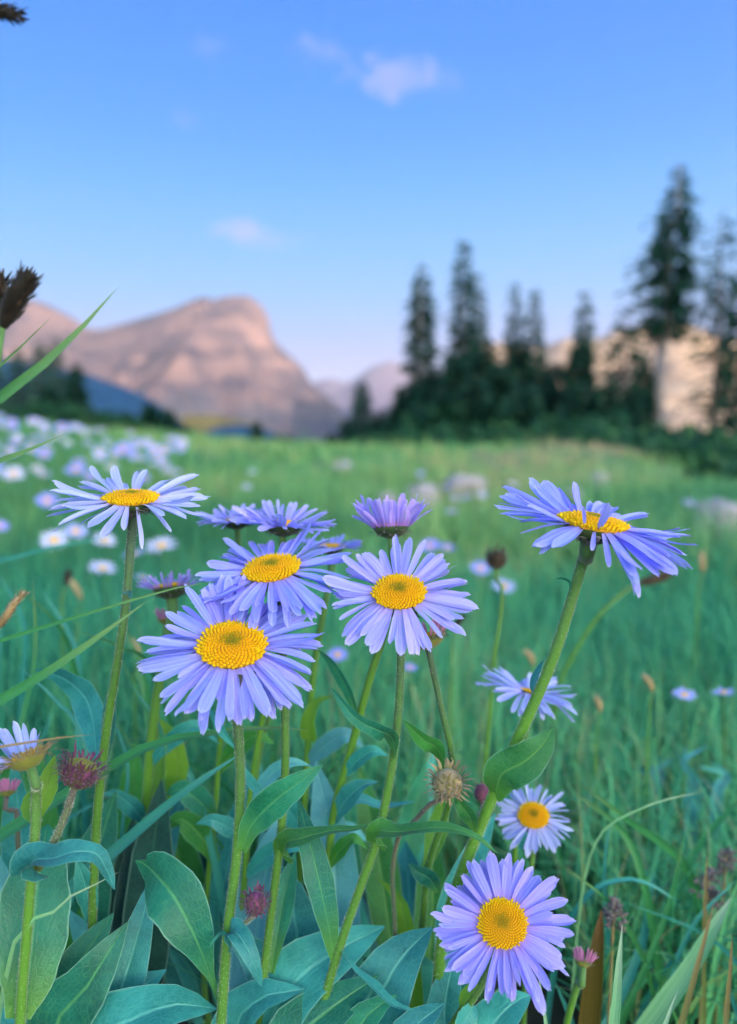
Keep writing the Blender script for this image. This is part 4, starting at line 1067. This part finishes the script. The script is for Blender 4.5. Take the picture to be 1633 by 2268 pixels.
rosette('rosette of pale broad basal leaves below the low round disc daisy', 920, .264, [
    ([(810, 2310, .262), (850, 2190, .264), (900, 2110, .268), (958, 2054, .276)], 130, (20, 20, 15), 'leaf_teal'),
    ([(900, 2330, .25), (925, 2270, .25), (960, 2240, .252), (985, 2222, .256)], 100, (25, 25), 'leaf_teal'),
    ([(985, 2320, .266), (985, 2230, .268), (1000, 2150, .272), (1012, 2080, .278)], 78, (15, 10), 'leaf_teal'),
    ([(1060, 2330, .262), (1100, 2260, .264), (1140, 2220, .268), (1176, 2204, .274)], 110, (30, 25, 20), 'leaf_teal'),
    ([(905, 2200, .29), (900, 2080, .292), (884, 1990, .292), (838, 1946, .296)], 60, (10, 20, 40), 'leaf_bright'),
    ([(1010, 2150, .29), (1015, 2010, .29), (1050, 1900, .295), (1098, 1800, .30)], 78, (10, 10, 10), 'leaf_teal'),
    ([(780, 2330, .25), (800, 2270, .25), (830, 2235, .25), (880, 2205, .254)], 100, (30, 20), 'leaf')])
RR = random.Random(77)
for k in range(12):
    px = -40 + k*90 + RR.uniform(-30, 30); d = RR.uniform(.31, .43)
    ls = []
    for i in range(6):
        tx = px + RR.uniform(-150, 150); ty = RR.uniform(1640, 2120) - (0 if k < 12 else -60)
        dd = d + RR.uniform(-.03, .04); mx = lerp(px, tx, .55) + RR.uniform(-20, 20)
        ls.append(([(lerp(px, tx, .3), 2260, d), (mx, lerp(2268, ty, .55), (d+dd)/2), (tx, ty, dd)], RR.uniform(50, 92), (RR.uniform(-30, 40), RR.uniform(-30, 40)), RR.choice(['leaf_shaded', 'leaf_shaded', 'leaf_teal', 'leaf', 'leaf_teal', 'leaf_pale', 'leaf_fresh'])))
    rosette('out of focus leafy clump in the shade behind the daisy stems', px, d, ls, 'leafy clumps behind the daisies')

# ------------------------------------------------------------------ single grass blades
def blade(label, pts, w_px, mat='blade', roll=(0, 0), name='tall_grass', fold=.3, base=None, cat='grass blade', tipw=.0):
    P3 = [P(*q) for q in pts]
    e = P3[0]
    if base is None: base = (e.x + (e.x-P3[1].x)*.3, e.y)
    g = Vector((base[0], base[1], ground_z(*base)-.003))
    mid = g.lerp(e, .5) + (e-P3[1]).normalized()*(g-e).length*.12
    P3 = [g, mid] + P3
    root = empty(name, g, label, cat)
    n = 26; c = catmull(P3, n); T = tangents(c); rows = []; uvs = []
    lens = [0]
    for p, q in zip(c, c[1:]): lens.append(lens[-1]+(q-p).length)
    for i in range(n):
        t = lens[i]/lens[-1]; d = max(.1, (c[i]-CAM).dot(FW)); w = .5*w_px/F*d*interp([(0, .5), (.3, .9), (.55, 1), (.8, .75), (.93, .4), (1, tipw)], t)
        S = T[i].cross((CAM-c[i]).normalized())
        if S.length < .1: S = T[i].cross(UP)
        S.normalize(); Nn = S.cross(T[i]); q = rad(lerp(roll[0], roll[1], t))
        S2 = S*math.cos(q)+Nn*math.sin(q); N2 = S2.cross(T[i])
        rows.append([c[i] + S2*u*w + N2*abs(u)*w*fold for u in (-1, -.5, 0, .5, 1)]); uvs.append([(.5+u/2, t) for u in (-1, -.5, 0, .5, 1)])
    mb = MB(); mb.grid(rows, uvs); mb.build('blade', M[mat], root, off=g)
    return root
blade('broad grass blade rising past the mountain from beside the brown sedge head', [(-160, 1010, .215), (-60, 925, .21), (60, 838, .21), (170, 738, .212), (265, 632, .216)], 44, 'blade', (0, 12), base=(-.16, .23))
blade('short thin grass blade above the broad one at the sedge head', [(-120, 905, .225), (-40, 848, .22), (40, 775, .22), (122, 694, .222)], 20, 'blade', (0, 15), base=(-.18, .25))
blade('grass blade pointing out level over the distant flowers', [(-200, 1080, .23), (-90, 1052, .225), (20, 1015, .223), (90, 985, .224), (148, 960, .226)], 46, 'blade', (0, 20), base=(-.2, .24))
blade('long thin grass stalk crossing in front of the tall thin stem', [(-180, 1470, .248), (-60, 1438, .245), (100, 1388, .243), (290, 1330, .243), (400, 1300, .246), (480, 1288, .252)], 13, 'blade', (0, 10), base=(-.16, .26))
blade('grass blade slanting up to the tall thin stem, thicker than the stalk above it', [(-160, 1640, .24), (-40, 1575, .238), (100, 1492, .238), (230, 1402, .24), (330, 1328, .245)], 34, 'blade', (0, 10), base=(-.15, .25))
blade('long dark grass blade arching over to the stem of the largest daisy', [(-150, 1950, .262), (-20, 1868, .262), (150, 1760, .262), (330, 1655, .264), (470, 1625, .268), (600, 1612, .274), (690, 1618, .28)], 38, 'blade', (10, 55), base=(-.15, .28))
blade('dark teal grass blade slanting between the leafy stems', [(150, 1990, .30), (250, 1890, .296), (370, 1785, .292), (450, 1725, .29), (545, 1662, .29)], 30, 'blade_teal', (0, 20), base=(-.14, .31))
blade('tan tipped grass blade lying across the half withered daisy', [(-160, 1680, .218), (-60, 1665, .216), (60, 1645, .216), (150, 1632, .22), (212, 1626, .224)], 15, 'blade_tan', (10, 30), base=(-.15, .23))
blade('thin grey tipped blade pointing at the leaf crossing the half withered stem', [(30, 2100, .236), (110, 2030, .236), (150, 1990, .236), (210, 1960, .238), (266, 1930, .24)], 15, 'blade_pale', (10, 40), base=(-.12, .25))
blade('upright sharp pale striped grass blade, tallest of three in the corner', [(1360, 2300, .238), (1366, 2230, .238), (1372, 2140, .239), (1379, 2044, .241)], 34, 'blade_pale', (0, 20))
blade('short sharp pale grass blade leaning right', [(1466, 2310, .238), (1478, 2260, .238), (1491, 2220, .239), (1504, 2188, .24)], 22, 'blade_pale', (0, 20))
blade('slim striped grass blade under the tip of the low round disc daisy', [(1218, 2330, .238), (1210, 2268, .238), (1200, 2200, .24), (1188, 2130, .243)], 15, 'blade_pale', (0, 20))
blade('wide olive brown blurred grass blade beside the pink half open bud', [(1302, 2360, .30), (1308, 2250, .30), (1320, 2130, .30), (1334, 2012, .302)], 52, 'blade_brown', (0, 10))
blade('pale green blurred blade leaning right behind a brown stalk', [(1400, 2330, .33), (1470, 2230, .33), (1540, 2130, .332), (1622, 1985, .335)], 46, 'blade_pale', (10, 30))
blade('brownish straight grass stalk leaning right in the corner', [(1490, 2330, .30), (1515, 2250, .30), (1548, 2130, .30), (1582, 2000, .302)], 15, 'blade_tan', (0, 10))
blade('reddish straw stalk standing at the edge of the grass', [(1606, 2330, .29), (1610, 2240, .29), (1618, 2150, .29), (1622, 2070, .29)], 14, 'blade_tan', (0, 10))
blade('pink tipped dry stalk rising from the tangled grass', [(1560, 2260, .34), (1560, 2120, .34), (1562, 1990, .34), (1568, 1880, .342)], 9, 'blade_tan', (0, 10))
blade('yellowish thin blade arching level over the tangled grass', [(1290, 1980, .33), (1330, 1850, .32), (1400, 1800, .315), (1480, 1770, .312), (1558, 1754, .312)], 7, 'blade_pale', (0, 10))
blade('pale curved blade bowing over the tangled grass', [(1240, 2100, .34), (1300, 1985, .335), (1370, 1950, .335), (1430, 1955, .335), (1500, 1995, .338)], 16, 'blade_teal', (20, 40))
RG = random.Random(31)
def rand_blades(n, x0, x1, y0, y1, d0, d1, wmin, wmax, group, label, mats, ln=(200, 420), spread=1.0):
    for i in range(n):
        tx, ty, d = RG.uniform(x0, x1), RG.uniform(y0, y1), RG.uniform(d0, d1)
        L = RG.uniform(*ln); a = RG.gauss(0, .6)*spread; cv = RG.uniform(-.5, .5)*L*.5
        pts = [(tx - math.sin(a)*L + cv*.2, ty + L*abs(math.cos(a))+30, d+RG.uniform(-.02, .03)), (tx - math.sin(a)*L*.5 - cv*.4, ty + L*.45*abs(math.cos(a)), d), (tx, ty, d)]
        b = blade(label, pts, RG.uniform(wmin, wmax), RG.choice(mats), (RG.uniform(-20, 20), RG.uniform(0, 60)), base=(P(*pts[0]).x - .02*math.sin(a), P(*pts[0]).y+.01))
        b['group'] = group
rand_blades(34, 1180, 1680, 1720, 2180, .30, .46, 8, 22, 'tangled grass blades in the corner', 'soft green grass blade in the tangle beside the daisies', ['blade', 'blade_teal', 'blade', 'blade_teal', 'blade_pale'], spread=1.4)
rand_blades(34, -40, 1150, 1500, 1900, .36, .52, 6, 16, 'grass blades among the stems', 'soft green grass blade standing among the daisy stems', ['blade', 'blade_teal', 'blade'])
rand_blades(14, -60, 330, 1150, 1600, .32, .5, 9, 20, 'grass blades behind the tall thin stem', 'soft teal grass blade behind the tall thin stem', ['blade', 'blade_teal'], (220, 420), 1.3)

# ------------------------------------------------------------------ sedge heads
def sedge(label, axis_pts, w_px, stem_pts, mat='sedge', name='sedge_head', scales=90, seed=0, group=None, sw=14, bmat='stem_green', cat='sedge'):
    R = random.Random(seed)
    e = P(*stem_pts[-1]); loc = Vector((e.x, e.y, ground_z(e.x, e.y)))
    root = empty(name, loc, label, cat, group)
    c = catmull([P(*q) for q in axis_pts], 12); T = tangents(c); mb = MB()
    d = axis_pts[0][2]; W = .5*w_px/F*d
    rr = [W*.62*math.sin(math.pi*min(.97, max(.06, .1+.82*i/11)))**.6 for i in range(12)]
    mb.tube(c, rr, 10)
    for i in range(scales):
        f = i/scales*11; k = int(f); p = c[k].lerp(c[min(k+1, 11)], f-k); a = i*2.399963
        e1 = T[k].cross(Vector((.2, .9, .3))).normalized(); e2 = T[k].cross(e1)
        dd = e1*math.cos(a)+e2*math.sin(a); sd = T[k].cross(dd)
        L = W*R.uniform(.6, 1.5)
        b0 = p + dd*rr[k]*.9; m1 = b0 + T[k]*L*.5 + dd*W*.28; tp = b0 + T[k]*L + dd*W*R.uniform(.1, .75)
        mb.strip([b0, m1, tp], [W*.2, W*.17, W*.02], sd, t0=R.random()**2)
    mb.build('spike', M[mat], root, off=loc)
    sp = [c[0]] + [P(*q) for q in stem_pts] + [loc]
    cc = catmull(sp[::-1], 24); tb = MB(); tb.tube(cc, [sw*.5/F*d*lerp(1.1, .9, i/23) for i in range(24)], 7)
    tb.build('stalk', M[bmat], root, off=loc)
sedge('big dark brown sedge head, tilted, at the foot of a grass blade', [(6, 725, .20), (22, 690, .2), (42, 650, .2), (60, 618, .2)], 62, [(-6, 790, .2), (-20, 900, .2), (-60, 1100, .203), (-110, 1400, .21)], 'sedge', scales=130, seed=1, sw=16)
sedge('dark brown sedge spike close behind the big tilted one', [(-14, 730, .205), (-10, 690, .205), (-2, 650, .205), (4, 620, .205)], 46, [(-20, 790, .206), (-40, 900, .206), (-80, 1100, .208), (-130, 1400, .212)], 'sedge', scales=110, seed=2, sw=14)
sedge('dark sedge spike poking in high against the sky', [(-90, 2, .19), (-50, 12, .19), (-10, 22, .19), (42, 34, .19)], 46, [(-140, 30, .19), (-190, 200, .192), (-230, 700, .20), (-260, 1400, .21)], 'sedge', scales=90, seed=3, sw=12)
sedge('straw coloured blurred grass spike beside the long thin stalk', [(-12, 1400, .30), (10, 1370, .3), (30, 1340, .3), (52, 1312, .3)], 26, [(-40, 1450, .3), (-70, 1600, .3), (-100, 1800, .305)], 'straw', 'grass_spike', 60, 4, cat='grass spike')
sedge('blurred dark sedge spike leaning behind the drooping petals of the tall daisy', [(1415, 1292, .58), (1445, 1284, .58), (1480, 1270, .58)], 30, [(1390, 1305, .58), (1330, 1360, .58), (1270, 1450, .59), (1230, 1560, .6)], 'sedge_tan', scales=50, seed=5, sw=10)
for i in range(9):
    px = RG.choice([RG.uniform(1000, 1640), RG.uniform(60, 640), RG.uniform(1150, 1640)]); py = RG.uniform(1060, 1560)
    d = .20/max(.05, (py-960)/F)*RG.uniform(.55, .9); d = max(.5, min(d, 3.5))
    an = RG.uniform(-.6, .6); L = 34*RG.uniform(.7, 1.2)*min(1, .8/d)+8; w = 16*min(1, .8/d)+5
    sedge('small brown blurred seed spike scattered through the meadow grass', [(px, py+L/2, d), (px+an*L*.3, py, d), (px+an*L, py-L/2, d)], w, [(px-5, py+L, d), (px-10, py+120/d*.5, d)], RG.choice(['sedge', 'straw', 'straw']), 'grass_spike', 22, 50+i, 'brown seed spikes in the meadow', 5, cat='grass spike')

M['panicle'] = graded('panicle', [(0, (.09, .085, .085)), (.5, (.14, .12, .12)), (1, (.2, .17, .16))])
def panicle(px, py, d, size, seed):
    R = random.Random(seed)
    e = P(px-20, py+260, d); loc = Vector((e.x, e.y, ground_z(e.x, e.y)))
    root = empty('grass_panicle', loc, 'loose brownish seed panicle in the tangled grass beside the daisies', 'grass panicle', 'brown panicles in the tangled grass')
    top = P(px, py, d); bot = P(px-6, py+size, d); S = size/F*d
    tb = MB(); c = catmull([loc, loc.lerp(bot, .6), bot, top], 16); tb.tube(c, [.0006]*14 + [.0004, .0002], 5); tb.build('stalk', M['stem_tan'], root, off=loc)
    pb = MB()
    for k in range(26):
        f = R.random(); b0 = bot.lerp(top, f)
        a = R.uniform(0, 6.28); dr = Vector((math.cos(a), math.sin(a), R.uniform(.2, 1.1))).normalized()
        ln = S*.55*(1.05-f)*R.uniform(.5, 1.1); e1 = b0 + dr*ln
        pb.tube([b0, e1], [.00018, .00014], 3, False)
        for q in range(5):
            pp = b0.lerp(e1, R.uniform(.4, 1)) + Vector((R.gauss(0, 1), R.gauss(0, 1), R.gauss(0, 1)))*S*.03
            dd = (dr + Vector((R.gauss(0, .5), R.gauss(0, .5), R.gauss(0, .5)))).normalized(); l = .0026
            pb.tube([pp, pp+dd*l*.4, pp+dd*l], [.0003, .00065, .0001], 4, False)
    o = pb.build('spikelets', M['panicle'], root, off=loc); o['kind'] = 'stuff'
for i, (px, py, d, sz) in enumerate([(1363, 2000, .32, 80), (1571, 1930, .36, 90), (1610, 1880, .38, 80)]):
    panicle(px, py, d, sz, 400+i)

# ------------------------------------------------------------------ daisies out in the meadow
def small_daisy_parts(matkey, seed, np_=24):
    R = random.Random(seed); pm = MB(); dm = MB()
    for i in range(np_):
        a = 2*math.pi*(i+R.uniform(-.3, .3))/np_; d = Vector((math.cos(a), math.sin(a), 0)); sd = Vector((-d.y, d.x, 0)); z = R.uniform(-.12, .18)
        pm.strip([d*.25, d*.62+Vector((0, 0, z*.6)), d*R.uniform(.92, 1.05)+Vector((0, 0, z))], [.06, .12, .06], sd)
    rows = [[(r*math.cos(q*.5236), r*math.sin(q*.5236), .13*(1-(r/.33)**2)+.01) for q in range(12)] for r in (0.001, .12, .22, .3, .33)]
    dm.grid(rows, closed=True, ts=[[.4+.12*i]*12 for i in range(5)])
    return pm.mesh('petals', M[matkey], False), dm.mesh('disc', M['disc'])
SD = [small_daisy_parts(k, i) for i, k in enumerate(['petal_white', 'petal_pale', 'petal', 'petal_white'])]
def stalk_mesh():
    mb = MB(); mb.tube([Vector((0, 0, 0)), Vector((.02, 0, -.35)), Vector((0, .03, -.7)), Vector((0, 0, -1))], [.004, .0045, .005, .006], 5)
    return mb.mesh('stem', M['stem'])
STALK = stalk_mesh()
def meadow_daisy(px, py, d, R_px, kind, label, group, tilt=None, x=None):
    p = P(px, py, d); rr = R_px/F*d
    gz = ground_z(p.x, p.y)
    if p.z < gz + .03: p.z = gz + .03
    root = empty('daisy', Vector((p.x, p.y, gz)), label, 'daisy', group)
    tl = rad(RG.uniform(15, 45) if tilt is None else tilt)
    e1, e2, n = local_frame(p, tl, rad(RG.uniform(-14, 14)))
    Mx = Matrix.Translation(p) @ Matrix((e1, e2, n)).transposed().to_4x4() @ Matrix.Scale(rr, 4)
    off = root.location
    mesh_child('petals', SD[kind][0], root, Mx, off); mesh_child('disc', SD[kind][1], root, Mx, off)
    h = p.z - gz
    Ms = Matrix.Translation(p) @ Matrix.Diagonal((h*1.0, h*1.0, h, 1)) if h < .4 else Matrix.Translation(p) @ Matrix.Diagonal((.2, .2, h, 1))
    mesh_child('stem', STALK, root, Ms, off)
    return root
GW = 'small pale daisies behind the tall thin stem'
for (px, py, d, R_, kd, lb) in [
    (228, 1258, .52, 33, 0, 'bright whitish daisy low behind the tall thin stem, tilted'), (232, 1196, .60, 28, 0, 'whitish daisy left of the tall thin stem, above the tilted one'),
    (358, 1208, .55, 38, 0, 'whitish daisy with a peach centre right of the tall thin stem'), (120, 1196, .60, 32, 0, 'bluish white daisy farthest from the tall thin stem'),
    (168, 1176, .66, 28, 1, 'lilac daisy close above a bluish white one'), (296, 1226, .60, 26, 1, 'lilac daisy right behind the tall thin stem'),
    (318, 1280, .60, 24, 1, 'pink tinged lilac daisy beside the purple cup'), (1516, 1538, .62, 27, 1, 'lilac daisy in the open grass, left of a pair'),
    (1603, 1533, .62, 26, 1, 'lilac daisy in the open grass, right of a pair'), (1116, 1298, .62, 28, 1, 'pale lilac daisy under the round dark seed head'),
    (1064, 1258, .66, 24, 2, 'purple daisy beside the round dark seed head'), (952, 1208, .66, 24, 2, 'purple daisy below the cup shaped one, left of two'),
    (990, 1212, .70, 20, 2, 'purple daisy below the cup shaped one, right of two'), (748, 1450, .6, 24, 2, 'violet blurred daisy among the stems left of the leaning one'),
    (908, 1478, .55, 18, 2, 'small magenta tinged daisy between the two close stems'), (105, 1108, .85, 26, 2, 'bluish daisy hanging left of the pale violet one'),
    (168, 1040, 1.1, 26, 2, 'violet blurred daisy above the pale violet one'), (0, 1165, .8, 20, 2, 'violet daisy cut off behind the slanting blade')]:
    meadow_daisy(px, py, min(d*1.45, .17*F/(py-960)), R_, kd, lb, None)
FL = random.Random(8)
for i in range(110):
    s = FL.random()
    px = 470*s**1.6 - 60; top = 922 + px*.13; py = top + FL.random()**1.5*(130 - px*.1)
    d = FL.uniform(1.6, 4.2) if py > 985 else FL.uniform(2.6, 7)
    meadow_daisy(px, py, d, 36/d*FL.uniform(.7, 1.1) + 5, FL.choice([0, 1, 1, 2, 2]), 'tiny pale daisy in the flowery bank below the mountain', 'daisies on the flowery bank')
for i in range(14):
    px = FL.uniform(300, 1640); py = FL.uniform(1010, 1150); d = .17/((py-955)/F)*FL.uniform(.8, 1.1)
    meadow_daisy(px, py, d, 18/d+3, FL.choice([1, 2, 1]), 'tiny pale daisy scattered on the far meadow', 'daisies scattered on the far meadow')
for (px, py, d) in [(1535, 1660, .5), (1530, 1750, .5), (1580, 1730, .55), (1450, 1690, .55), (1590, 1690, .5)]:  # pale leaf colour stands in for glints off the leaves
    leafr = plant(px, py+150, d, 'out of focus leafy clump with glints put into its pale leaf colour in the open grass', 'pale leafy clumps in the grass', 0, 'leaf rosette', 'leaf_rosette', 0)
    for k in range(3):
        leaf(leafr[0], leafr[1], [(px, py+60, d), (px+FL.uniform(-25, 25), py+25, d), (px+FL.uniform(-50, 50), py+FL.uniform(-25, 10), d)], 30, (FL.uniform(-30, 30), FL.uniform(20, 60)), 'leaf_pale', 'lance', seed=int(px)+k, ground=True)

# ------------------------------------------------------------------ evening haze
def haze():
    m = bpy.data.materials.new('haze'); m.use_nodes = True; N = m.node_tree.nodes; N.clear()
    out = N.new('ShaderNodeOutputMaterial'); v = N.new('ShaderNodeVolumePrincipled')
    v.inputs['Color'].default_value = (.70, .82, 1.0, 1); v.inputs['Density'].default_value = HAZE; v.inputs['Anisotropy'].default_value = .2
    m.node_tree.links.new(v.outputs[0], out.inputs['Volume'])
    mb = MB(); x, y0, y1, z0, z1 = 9000, -3000, 15000, -170, 830
    c = [mb.vert((a, b, d)) for d in (z0, z1) for b in (y0, y1) for a in (-x, x)]
    for f in ((0, 2, 3, 1), (4, 5, 7, 6), (0, 1, 5, 4), (2, 6, 7, 3), (0, 4, 6, 2), (1, 3, 7, 5)): mb.face([c[i] for i in f])
    tag(mb.build('haze', m, smooth=False), 'thin lavender evening haze in the valley air', 'haze', kind='stuff')
HAZE = .00005
haze()
